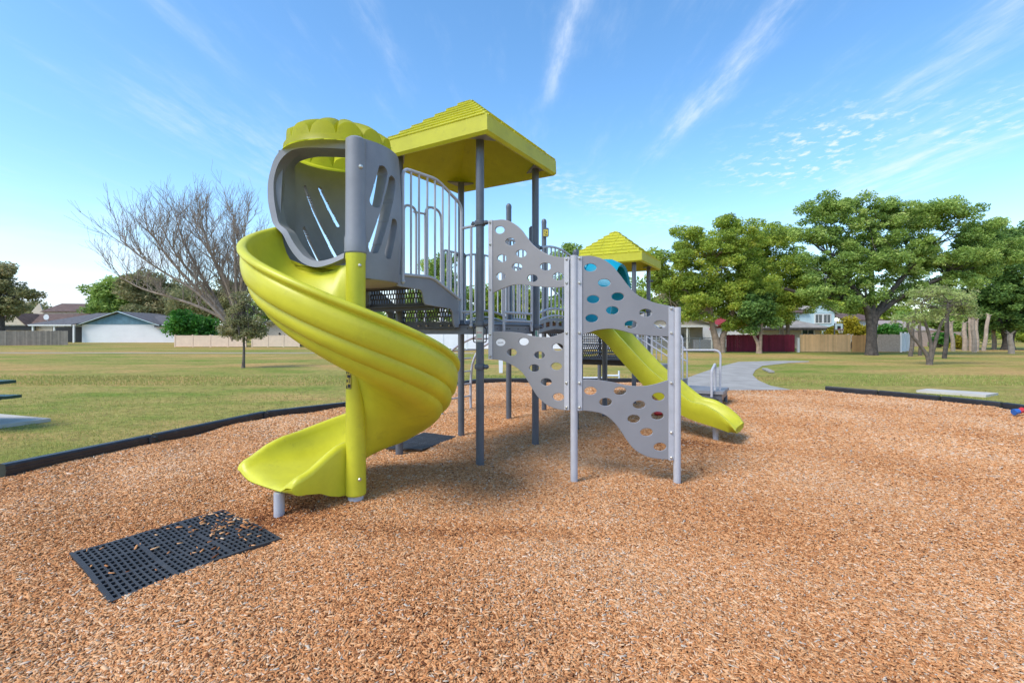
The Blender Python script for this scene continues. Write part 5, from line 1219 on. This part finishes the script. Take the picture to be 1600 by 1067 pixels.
bgtree('tall thin topped tree whose tip shows left of the second roof', 888, 66, [(886, 398, 16, 14), (896, 390, 12, 9), (872, 405, 10, 10), (895, 430, 26, 26), (890, 470, 34, 34)], 'leaf_dark', 107, n=80, size=.2, rmin=.6, rmax=1.3)
bgtree('green tree behind the teal canopy and second roof', 985, 70, [(985, 470, 34, 30), (1010, 490, 30, 26), (955, 490, 30, 26)], 'leaf_olive', 108, n=90, size=.24, rmin=.9, rmax=1.7)
bgtree('dark tree left behind the beige house and spiral slide', 455, 78, [(450, 488, 34, 20), (500, 492, 40, 22), (560, 494, 50, 22), (420, 480, 20, 26)], 'leaf_dark', 109, n=110, size=.26)
bgtree('dark tree filling the gap between oak and right edge tree', 1500, 66, [(1490, 500, 40, 26), (1440, 505, 40, 20), (1535, 505, 34, 28), (1500, 480, 40, 20)], 'leaf_dark', 110, n=120, size=.24, rmin=.9, rmax=1.8)
bgtree('green tree behind the pale blue house', 1330, 84, [(1330, 480, 40, 20), (1290, 470, 40, 24), (1370, 490, 40, 20)], 'leaf_olive', 111, n=90, size=.3)
bgtree('grey green tree behind the tan house roof', 1060, 74, [(1050, 470, 30, 24), (1085, 480, 26, 20)], 'leaf_grey', 112, n=70, size=.28)
bgtree('distant green tree beyond the right edge of the lawn', 1610, 80, [(1600, 505, 34, 24), (1640, 490, 34, 34)], 'leaf_olive', 113, n=70, size=.3)
bgtree('distant dark tree behind the brown roofed house', 50, 110, [(40, 490, 40, 16), (90, 492, 40, 14)], 'leaf_grey', 114, n=70, size=.36, rmin=1.2, rmax=2.2)
# hedge line far off that closes the view
cl = []
g = np.random.default_rng(77)
for X in np.arange(-150, 170, 2.2):
    h = 4.0+1.6*math.sin(X*.13)+1.2*math.sin(X*.37+1); 
    for k in range(3): cl.append((X+g.normal(0, .8), 122+g.normal(0, 2), .8+h*(k/3)+g.normal(0, .4), g.uniform(1.3, 2.2), np.clip(g.normal(.45, .12), .1, .9)))
tag(leaves('far_woods', cl, M['leaf_dark'], None, .42, 110, 78), kind='stuff')

# ------------------------------------------------------------ fences
def fence(name, label, p, q_, h, m, panel='board_panel', step=2.4, postm='trim', pw=.10, rails=True, z0=.04, thick=.03, posts=True, ph=.06, cat='fence', dogear=0.0):
    p, q_ = v2(p), v2(q_); d = (q_-p); ln_ = d.length; dn_ = d.normalized(); n = Vector((dn_.y, -dn_.x, 0))
    n = -n if n.y > 0 else n
    t = thing(name, label, cat, tuple((p+q_)/2)); t.rotation_euler = (0, 0, 0)
    mb = MB(); k = max(1, round(ln_/step)); rg = random.Random(int(ln_*100))
    nb_ = max(1, int(ln_/.15))
    if panel == 'board_panel':
        for i in range(nb_):
            a_ = p+dn_*(i*ln_/nb_+.004); b_ = p+dn_*((i+1)*ln_/nb_-.006); hh = h+rg.uniform(-.02, .02)
            mb.prism([a_+Vector((0, 0, z0)), b_+Vector((0, 0, z0)), b_+Vector((0, 0, hh)), a_+Vector((0, 0, hh))], n*thick*rg.uniform(.7, 1.1))
    else:
        for i in range(k):
            a_ = p+dn_*(i*ln_/k+pw/2); b_ = p+dn_*((i+1)*ln_/k-pw/2); mb.prism([a_+Vector((0, 0, z0)), b_+Vector((0, 0, z0)), b_+Vector((0, 0, h-.04)), a_+Vector((0, 0, h-.04))], n*thick)
    o = mb.build(panel, m, t)
    if rails:
        rl = MB()
        for z in ((.3, h-.3) if panel == 'board_panel' else (.10, h-.05)): rl.beam(p+Vector((0, 0, z))-n*.03, q_+Vector((0, 0, z))-n*.03, .05, .09) if panel == 'board_panel' else rl.beam(p+Vector((0, 0, z))+n*.015, q_+Vector((0, 0, z))+n*.015, .06, .10)
        rl.build('fence_rail', m, t)
    if posts:
        for i in range(k+1):
            c = p+dn_*(i*ln_/k); pb = MB(); pb.box(c+Vector((0, 0, (h+ph)/2))+n*.0, (pw, pw, h+ph), (dn_.x, dn_.y)); pb.box(c+Vector((0, 0, h+ph+.015)), (pw+.03, pw+.03, .03), (dn_.x, dn_.y)); pb.build('fence_post', M[postm], t)
    return t
fence('board_fence', 'long weathered grey board fence at the left edge before the houses', (-78, 52.5), (-56.6, 62), 1.85, M['greyfence'], posts=False)
fence('vinyl_fence', 'low beige vinyl fence on the left lawn below the green shrub', (-37.6, 54.3), (-29.6, 54.1), 1.30, M['beige_vinyl'], 'vinyl_panel', 2.0, 'beige_vinyl', .12)
fence('vinyl_fence', 'low beige vinyl fence right of the bare tree trunk', (-28.9, 54.1), (-23.6, 54.0), 1.30, M['beige_vinyl'], 'vinyl_panel', 2.0, 'beige_vinyl', .12)
fence('vinyl_fence', 'long white vinyl fence beyond the lawn under the play structure decks', (-16, 47.5), (9.5, 47.0), 1.78, M['white_vinyl'], 'vinyl_panel', 2.4, 'white_vinyl', .13)
fence('board_fence', 'dark red painted board fence on the right', (17.7, 40.2), (23.25, 40.0), 1.44, M['redfence'], posts=False)
fence('board_fence', 'pale new pine board fence next to the dark red fence', (23.6, 39.9), (27.7, 39.8), 1.46, M['woodfence'], posts=False)
wp = MB().box((23.42, 39.8, .58), (.16, .16, 1.16)); wp.box((23.42, 39.8, 1.175), (.2, .2, .03)); tag(wp.build('corner_post', M['trim'], org=(23.42, 39.8, 0)), 'short white post between the dark red and pine fences', 'post')
gt = fence('board_gate', 'brown wooden gate leaf between the pine fence and the oak', (27.8, 39.8), (29.3, 39.8), 1.40, M['gatewood'], posts=False, cat='gate')
MB().box((28.95, 39.74, .7), (.05, .04, 1.4)).build('gate_stile', M['trim'], gt)
fence('board_fence', 'beige board fence right of the oak trunk', (30.2, 40.2), (31.9, 40.0), 1.45, mat('beige_boards', (.45, .35, .28), .8), posts=False)
fence('vinyl_fence', 'bright white vinyl fence right of the oak', (32.0, 40.0), (35.6, 43.2), 1.55, M['white_vinyl'], 'vinyl_panel', 1.8, 'white_vinyl', .14)
fence('board_fence', 'beige far fence between the palm trunks', (45, 56), (53, 56), 1.7, mat('far_beige_boards', (.42, .33, .28), .8), posts=False)
# chain-link by the tan house
cf = thing('chain_link_fence', 'low chain link fence in front of the tan house', 'fence', (15, 42.5, 0))
mb = MB(); mb.tube([(9.5, 42.6, 1.15), (18.6, 42.4, 1.15)], .03, 6); mb.build('top_rail', M['silver'], cf)
mb = MB()
for i in range(150):
    x = 9.5+i*.0607*1.0; mb.tube([(x, 42.6-(x-9.5)*.022, .06), (x+(.5 if i % 2 else -.5), 42.6-(x-9.5)*.022, 1.14)], .007, 3, caps=False)
mb.build('wire_mesh', M['silver'], cf)
for x in (9.5, 11.8, 14.1, 16.4, 18.6): MB().cyl(x, 42.6-(x-9.5)*.022, 0, 1.2, .035, 8).build('fence_post', M['silver'], cf)
wb = thing('pipe_frame', 'white pipe rail frame standing on the lawn behind the second tower', 'frame', (2.6, 14.95, 0))
for a_, b_ in (((2.1, 15.0, 0), (2.1, 15.0, .26)), ((2.82, 15.0, 0), (2.82, 15.0, .36)), ((3.3, 15.0, 0), (3.3, 15.0, .42))): MB().tube([a_, b_], .03, 8).build('leg', M['white_vinyl'], wb)
MB().tube([(2.0, 15.0, .20), (2.82, 15.0, .20)], .03, 8).tube([(2.82, 15.0, .27), (3.3, 15.0, .27)], .03, 8).build('rail', M['white_vinyl'], wb)
bp = at(782.5, 579, 19.3); bp.z = 0
lw = thing('lawn_post', 'white square post on the lawn seen below the lower left wavy panel', 'post', tuple(bp)); mb = MB().prism([bp+Vector((x, 0, z)) for x, z in ((-.07, 0), (.07, 0), (.10, 1.2), (-.10, 1.2))], (0, .12, 0)); mb.build('shaft', M['white_vinyl'], lw)
MB().box(bp+Vector((0, .06, 1.22)), (.24, .2, .05)).build('cap', M['white_vinyl'], lw)
pk = thing('wood_plank', 'short pale plank lying on the grass beside the curving path', 'plank', (10.55, 20.05, 0)); 
MB().beam((10.85, 20.9, .05), (10.25, 19.2, .05), .2, .06).build('board', M['concrete'], pk)

# ------------------------------------------------------------ houses
def gable_roof(t, x0, x1, y0, y1, ze, zr, axis, m, over=.45, thick=.16, name='roof'):
    """ridge along axis 'x' or 'y'"""
    mb = MB(); s = (zr-ze)/(((y1-y0) if axis == 'x' else (x1-x0))/2); dz = over*s
    if axis == 'y':
        xm = (x0+x1)/2
        for xa, sg_ in ((x0-over, 1), (x1+over, -1)):
            mb.prism([(xa, y0-over, ze-dz), (xm, y0-over, zr), (xm, y0-over, zr+thick), (xa, y0-over, ze-dz+thick)], (0, y1-y0+2*over, 0))
    else:
        ym = (y0+y1)/2
        for ya in (y0-over, y1+over):
            mb.prism([(x0-over, ya, ze-dz), (x0-over, ym, zr), (x0-over, ym, zr+thick), (x0-over, ya, ze-dz+thick)], (x1-x0+2*over, 0, 0))
    return mb.build(name, m, t)
def gable_wall(t, x0, x1, y, ze, zr, m, name='gable', th_=.12):
    return MB().prism([(x0, y, ze), (x1, y, ze), ((x0+x1)/2, y, zr)], (0, th_, 0)).build(name, m, t)
def win(t, x, y, z, w_, h_, fm='trim'):
    f = MB()
    for a_, b_, c_, d_ in ((-w_/2-.06, 0, .12, h_+.24), (w_/2+.06, 0, .12, h_+.24)): f.box((x+a_, y-.04, z), (c_, .08, d_))
    for z_ in (-h_/2-.06, h_/2+.06): f.box((x, y-.04, z+z_), (w_, .08, .12))
    f.box((x, y-.03, z), (.05, .05, h_)); o = f.build('window', M[fm], t)
    MB().box((x, y-.012, z), (w_, .02, h_)).build('pane', M['glass'], o); return o
# white house with the blue gable
Yh = 80; k_ = Yh/FPX; X = lambda p: (p-800)*k_; Z = lambda p: EYE+(HOR-p)*k_
hs_ = thing('white_house', 'low white house with faded blue gable and grey shingle roof on the left', 'house', (X(200), Yh+5, 0))
MB().box(((X(128)+X(275))/2, Yh+5, Z(506)/2), (X(275)-X(128), 10, Z(506))).build('wall', M['white'], hs_)
gable_wall(hs_, X(129), X(246), Yh-.06, Z(506), Z(488), M['blue_gable'])
rf = gable_roof(hs_, X(127), X(248), Yh, Yh+10, Z(506), Z(487.5), 'y', M['greyroof'])
bb = MB()
for xa in (X(127)-.45, X(248)+.45): bb.beam((xa, Yh-.5, Z(508)+.02), ((X(127)+X(248))/2, Yh-.5, Z(487)+.10), .06, .28, (0, -1, 0))
bb.build('barge_board', M['lightblue'], rf)
def slope(t, pts, m, name='roof', th_=.12): return MB().prism(pts, (0, 0, th_)).build(name, m, t)
slope(hs_, [(X(56), Yh-1.2, Z(507)), (X(122), Yh-1.2, Z(507)), (X(185), Yh+5, Z(487.5)), (X(112), Yh+5, Z(487.5))], M['greyroof'], 'porch_roof')
slope(hs_, [(X(245), Yh-.6, Z(510.5)), (X(292), Yh-.6, Z(510.5)), (X(286), Yh+5, Z(493.5)), (X(208), Yh+5, Z(491))], M['greyroof'], 'wing_roof')
MB().box(((X(56)+X(122))/2, Yh-1.2, Z(507.5)), (X(122)-X(56), .12, .22)).build('fascia', M['trim'], hs_)
MB().box(((X(56)+X(128))/2, Yh+3, 1.3), (X(128)-X(56), .2, 2.6)).build('porch_wall', M['dark'], hs_)
for p_ in (61, 94, 124): MB().box((X(p_), Yh-1, Z(507)/2), (.25, .2, Z(507))).build('porch_post', M['trim'], hs_)
dish = MB().lathe(0, 0, [(.02, -.08), (.25, -.05), (.45, .03), (.46, .05)], 16); dish.v = [(X(69)+v[0], Yh+.4-v[2], Z(494.5)+v[1]) for v in dish.v]; dish.build('satellite_dish', M['white'], hs_)
MB().cyl(X(69), Yh+.6, Z(503), Z(495), .03, 6).build('dish_mast', M['silver'], hs_)
# brown roofed houses behind
Yh = 96; k_ = Yh/FPX
h2 = thing('two_storey_house', 'beige two storey house with a long brown roof behind the white house', 'house', (X(110), Yh+5, 0))
MB().box(((X(52)+X(160))/2, Yh+5, Z(486)/2), (X(160)-X(52), 10, Z(486))).build('wall', M['beige'], h2)
slope(h2, [(X(66), Yh-.4, Z(487)), (X(166), Yh-.4, Z(486)), (X(150), Yh+5, Z(473)), (X(60), Yh+5, Z(472))], M['brownroof'])
slope(h2, [(X(48), Yh+10, Z(487)), (X(166), Yh+10, Z(486)), (X(150), Yh+5, Z(473)), (X(60), Yh+5, Z(472))], M['brownroof'])
MB().prism([(X(47), Yh+.2, Z(487)), (X(66), Yh+.2, Z(487)), (X(60), Yh+.2, Z(472))], (0, .2, 0)).build('gable', M['beige'], h2)
Yh = 88; k_ = Yh/FPX
h3 = thing('brown_roof_house', 'low beige house with dark brown roof and small front gable at far left', 'house', (X(40), Yh+4, 0))
MB().box(((X(-30)+X(100))/2, Yh+4, Z(507)/2), (X(100)-X(-30), 8, Z(507))).build('wall', M['beige'], h3)
slope(h3, [(X(-32), Yh-.5, Z(507)), (X(104), Yh-.5, Z(507)), (X(112), Yh+4, Z(488.5)), (X(-20), Yh+4, Z(490))], M['brownroof'])
gable_wall(h3, X(12), X(52), Yh-1.4, Z(507), Z(490), M['beige'])
gable_roof(h3, X(12), X(52), Yh-1.3, Yh+3, Z(507), Z(489.6), 'y', M['brownroof'], .25, .14, 'gable_roof')
MB().box((X(18), Yh-.9, Z(511)), (X(60)-X(-30), .1, 1.0)).build('carport_opening', M['dark'], h3); MB().box((X(20), Yh-1.2, Z(507.3)), (X(62)-X(-26), .14, .2)).build('fascia', M['trim'], h3)
# beige house behind the young tree
Yh = 56; k_ = Yh/FPX
h4 = thing('beige_house', 'beige house end with brown roof and dark screened porch beside the spiral slide', 'house', (X(450), Yh+4, 0))
MB().box(((X(416)+X(463))/2, Yh+4, Z(504)/2), (X(463)-X(416), 8, Z(504))).build('wall', mat('warm_beige_stucco', (.66, .52, .38), .9), h4)
MB().box(((X(463)+X(560))/2, Yh+4.2, Z(506)/2), (X(560)-X(463), 7.6, Z(506))).build('porch_wall', M['beige'], h4)
pc = MB().box(((X(466)+X(552))/2, Yh+.36, 1.15), (X(552)-X(466), .06, 2.1)).build('porch_screen', M['dark'], h4)
for p_ in (464, 480, 496, 512, 530, 552): MB().box((X(p_), Yh+.30, 1.15), (.1, .1, 2.3)).build('porch_post', M['trim'], h4)
slope(h4, [(X(410), Yh-.6, Z(505)), (X(570), Yh-.6, Z(505)), (X(560), Yh+4, Z(488)), (X(424), Yh+4, Z(490))], M['brownroof'])
MB().prism([(X(416), Yh+.1, Z(504.2)), (X(430), Yh+.1, Z(504.2)), (X(426), Yh+.1, Z(494))], (0, 3, 0)).build('gable', M['beige'], h4)
for p_, q_ in ((437, 520), (444, 524), (452, 520)): MB().lathe(X(p_), Yh-.06, [(.05, Z(q_)-.12), (.12, Z(q_)), (.05, Z(q_)+.12)], 10).build('wall_ornament', M['bark_dark'], h4)
MB().box((X(458), Yh-.15, .45), (.18, .12, .9)).build('meter_pole', M['graphite'], h4)
# tan house with the carport
Yh = 50; k_ = Yh/FPX
h5 = thing('tan_house', 'tan siding house with covered porch behind the chain link fence', 'house', (X(1070), Yh+4, 0))
MB().box(((X(985)+X(1098))/2, Yh+4, Z(507)/2), (X(1098)-X(985), 8, Z(507))).build('wall', M['tan'], h5)
MB().box(((X(1098)+X(1140))/2, Yh+6, Z(509)/2), (X(1140)-X(1098), 4, Z(509))).build('side_wall', M['trim'], h5)
gable_wall(h5, X(980), X(1104), Yh-1.4, Z(507), Z(485), M['tan'])
gable_roof(h5, X(980), X(1104), Yh-1.3, Yh+8, Z(507), Z(485), 'y', M['greyroof2'], .45, .16)
MB().box((X(1042), Yh-1.5, Z(508.5)), (X(1106)-X(978), .14, .22)).build('fascia', M['trim'], h5)
for p_ in (990, 1066, 1103, 1128): MB().box((X(p_), Yh-1.4, Z(508)/2), (.14, .14, Z(508))).build('porch_post', M['trim'], h5)
win(h5, X(1070), Yh, 1.45, .8, 1.5); win(h5, X(1030), Yh, 1.5, 1.6, 1.2); win(h5, X(1108), Yh+4, 1.4, 1.2, 1.6)
MB().box((X(1100), Yh-1.2, .45), (3.0, .5, .9)).build('porch_bin', M['shell'], h5)
# red roofed shed, grey roofed house, pale blue house
Yh = 54; k_ = Yh/FPX
h6 = thing('red_gable_house', 'white house with bright red gable and roof edge behind the olive tree', 'house', (X(1150), Yh+4, 0))
MB().box(((X(1118)+X(1185))/2, Yh+4, Z(511)/2), (X(1185)-X(1118), 8, Z(511))).build('wall', M['white'], h6)
gable_wall(h6, X(1116), X(1176), Yh-.06, Z(511), Z(496), M['redroof']); gable_roof(h6, X(1114), X(1178), Yh, Yh+8, Z(511), Z(495), 'y', M['redroof'], .4, .14)
Yh = 52; k_ = Yh/FPX
h7 = thing('grey_roof_house', 'low house with broad pale grey brown hip roof behind the dark red fence', 'house', (X(1240), Yh+4, 0))
MB().box(((X(1185)+X(1284))/2, Yh+4, Z(512)/2), (X(1284)-X(1185), 8, Z(512))).build('wall', M['beige'], h7)
slope(h7, [(X(1178), Yh-.7, Z(512)), (X(1294), Yh-.7, Z(512)), (X(1236), Yh+4, Z(491)), (X(1196), Yh+4, Z(491))], M['greyroof2'])
MB().prism([(X(1294), Yh-.7, Z(512)), (X(1294), Yh+8.5, Z(512)), (X(1236), Yh+4, Z(491))], (0, 0, .1)).build('hip_slope', M['greyroof2'], h7)
MB().box((X(1236), Yh-.78, Z(513)), (X(1296)-X(1176), .12, .22)).build('fascia', M['bark_dark'], h7)
win(h7, X(1262), Yh, 1.5, 1.2, .9)
Yh = 66; k_ = Yh/FPX
h8 = thing('pale_blue_house', 'pale blue two storey house with white trim above the pine fence', 'house', (X(1270), Yh+5, 0))
MB().box(((X(1236)+X(1304))/2, Yh+5, Z(488)/2), (X(1304)-X(1236), 10, Z(488))).build('wall', M['lightblue'], h8)
gable_wall(h8, X(1256), X(1304), Yh-.06, Z(488), Z(472), M['lightblue']); gable_roof(h8, X(1254), X(1306), Yh, Yh+10, Z(488), Z(471.5), 'y', M['greyroof2'], .3, .14)
slope(h8, [(X(1206), Yh-.4, Z(488)), (X(1262), Yh-.4, Z(488)), (X(1262), Yh+5, Z(474)), (X(1214), Yh+5, Z(474))], M['brownroof'], 'wing_roof')
win(h8, X(1279), Yh, Z(497), .9, 1.1); win(h8, X(1292), Yh, Z(497), .9, 1.1)
Yh = 70; k_ = Yh/FPX
h9 = thing('grey_house', 'pale grey house glimpsed just left of the oak trunk', 'house', (X(1350), Yh+4, 0))
MB().box(((X(1322)+X(1372))/2, Yh+4, Z(500)/2), (X(1372)-X(1322), 8, Z(500))).build('wall', M['trim'], h9)
slope(h9, [(X(1316), Yh-.5, Z(500)), (X(1378), Yh-.5, Z(500)), (X(1368), Yh+4, Z(488)), (X(1326), Yh+4, Z(488))], M['brownroof'])
Yh = 60; k_ = Yh/FPX
h10 = thing('beige_roof_house', 'beige house with pinkish grey roof behind the white vinyl fence', 'house', (X(1430), Yh+4, 0))
MB().box(((X(1395)+X(1452))/2, Yh+4, Z(514)/2), (X(1452)-X(1395), 8, Z(514))).build('wall', M['tan'], h10)
slope(h10, [(X(1390), Yh-.6, Z(516)), (X(1458), Yh-.6, Z(516)), (X(1448), Yh+4, Z(500)), (X(1400), Yh+4, Z(500))], mat('pinkish_grey_shingles', (.36, .29, .25), .9, scale=2))
win(h10, X(1437), Yh, 1.1, 1.2, 1.4)
Yh = 63; k_ = Yh/FPX
h11 = thing('brown_roof_house', 'low white house with reddish brown roof behind the crooked wispy tree', 'house', (X(1465), Yh+4, 0))
MB().box(((X(1452)+X(1480))/2, Yh+4, Z(521)/2), (X(1480)-X(1452), 8, Z(521))).build('wall', M['white'], h11)
slope(h11, [(X(1446), Yh-.6, Z(522)), (X(1486), Yh-.6, Z(522)), (X(1480), Yh+4, Z(510)), (X(1450), Yh+4, Z(510))], mat('reddish_shingles', (.20, .09, .065), .9, scale=2))
win(h11, X(1468), Yh, .8, 1.2, 1.0)
# basketball hoop
hp = at(1304, 548, 43.0); hp.z = 0; Yh = 43.0
hb = thing('basketball_hoop', 'basketball hoop with dark backboard rising behind the pine fence', 'basketball hoop', tuple(hp))
MB().tube([hp, hp+Vector((0, 0, 1.9)), hp+Vector((0, -.3, 2.3))], .05, 8).build('pole', M['graphite'], hb)
bc = at(1310.5, 509, 42.7)
bd = MB().box(bc, (.78, .05, .62)).build('backboard', M['graphite'], hb)
MB().box(bc+Vector((0, -.03, .02)), (.64, .012, .48)).build('backboard_face', M['lightblue'], bd); MB().box(bc+Vector((-.0, -.04, -.06)), (.30, .012, .26)).build('shooter_square', M['black'], bd)
rm = MB(); c = bc+Vector((-.02, -.28, -.22)); rm.tube([c+Vector((math.cos(a_)*.22, math.sin(a_)*.22, 0)) for a_ in np.linspace(0, 6.28, 17)], .014, 6); rm.tube([c+Vector((0, .2, 0)), bc+Vector((0, -.03, -.2))], .02, 6); rm.build('rim', M['toy_red'], hb)
nt_ = MB()
for i in range(10):
    a_ = i*.628; nt_.tube([c+Vector((math.cos(a_)*.22, math.sin(a_)*.22, 0)), c+Vector((math.cos(a_+.3)*.12, math.sin(a_+.3)*.12, -.34))], .008, 4)
nt_.build('net', M['white'], hb)
# picnic table at the left edge
pt = thing('picnic_table', 'dark green picnic table whose ends show at the left edge', 'table', (-9.5, 8.1, .05))
MB().box((-9.25, 7.82, .775), (1.83, .74, .05), (1, -.02)).build('tabletop', M['table_green'], pt)
for y, xr in ((8.42, -8.60), (7.22, -8.60)): 
    bn = MB().box((xr-.915, y, .485), (1.83, .26, .05), (1, -.02)).build('bench', M['table_green'], pt)
for x in (-9.75, -8.85):
    MB().tube([(x, 8.42, .46), (x, 8.1, .40), (x, 7.95, .74)], .03, 8).tube([(x, 7.22, .46), (x, 7.6, .40), (x, 7.7, .74)], .03, 8).tube([(x, 8.3, .44), (x, 8.2, .05)], .03, 8).tube([(x, 7.35, .44), (x, 7.45, .05)], .03, 8).build('leg_frame', M['table_green'], pt)

# everything beyond the chip bed stands on the lawn, not on the chips
for o in list(C.objects):
    if o.parent is None and o.type in ('MESH', 'EMPTY') and o.get('category') and o.get('category') not in ('playground', 'border timber', 'rubber mat', 'toy', 'concrete pad'):
        o.location.z += GZ
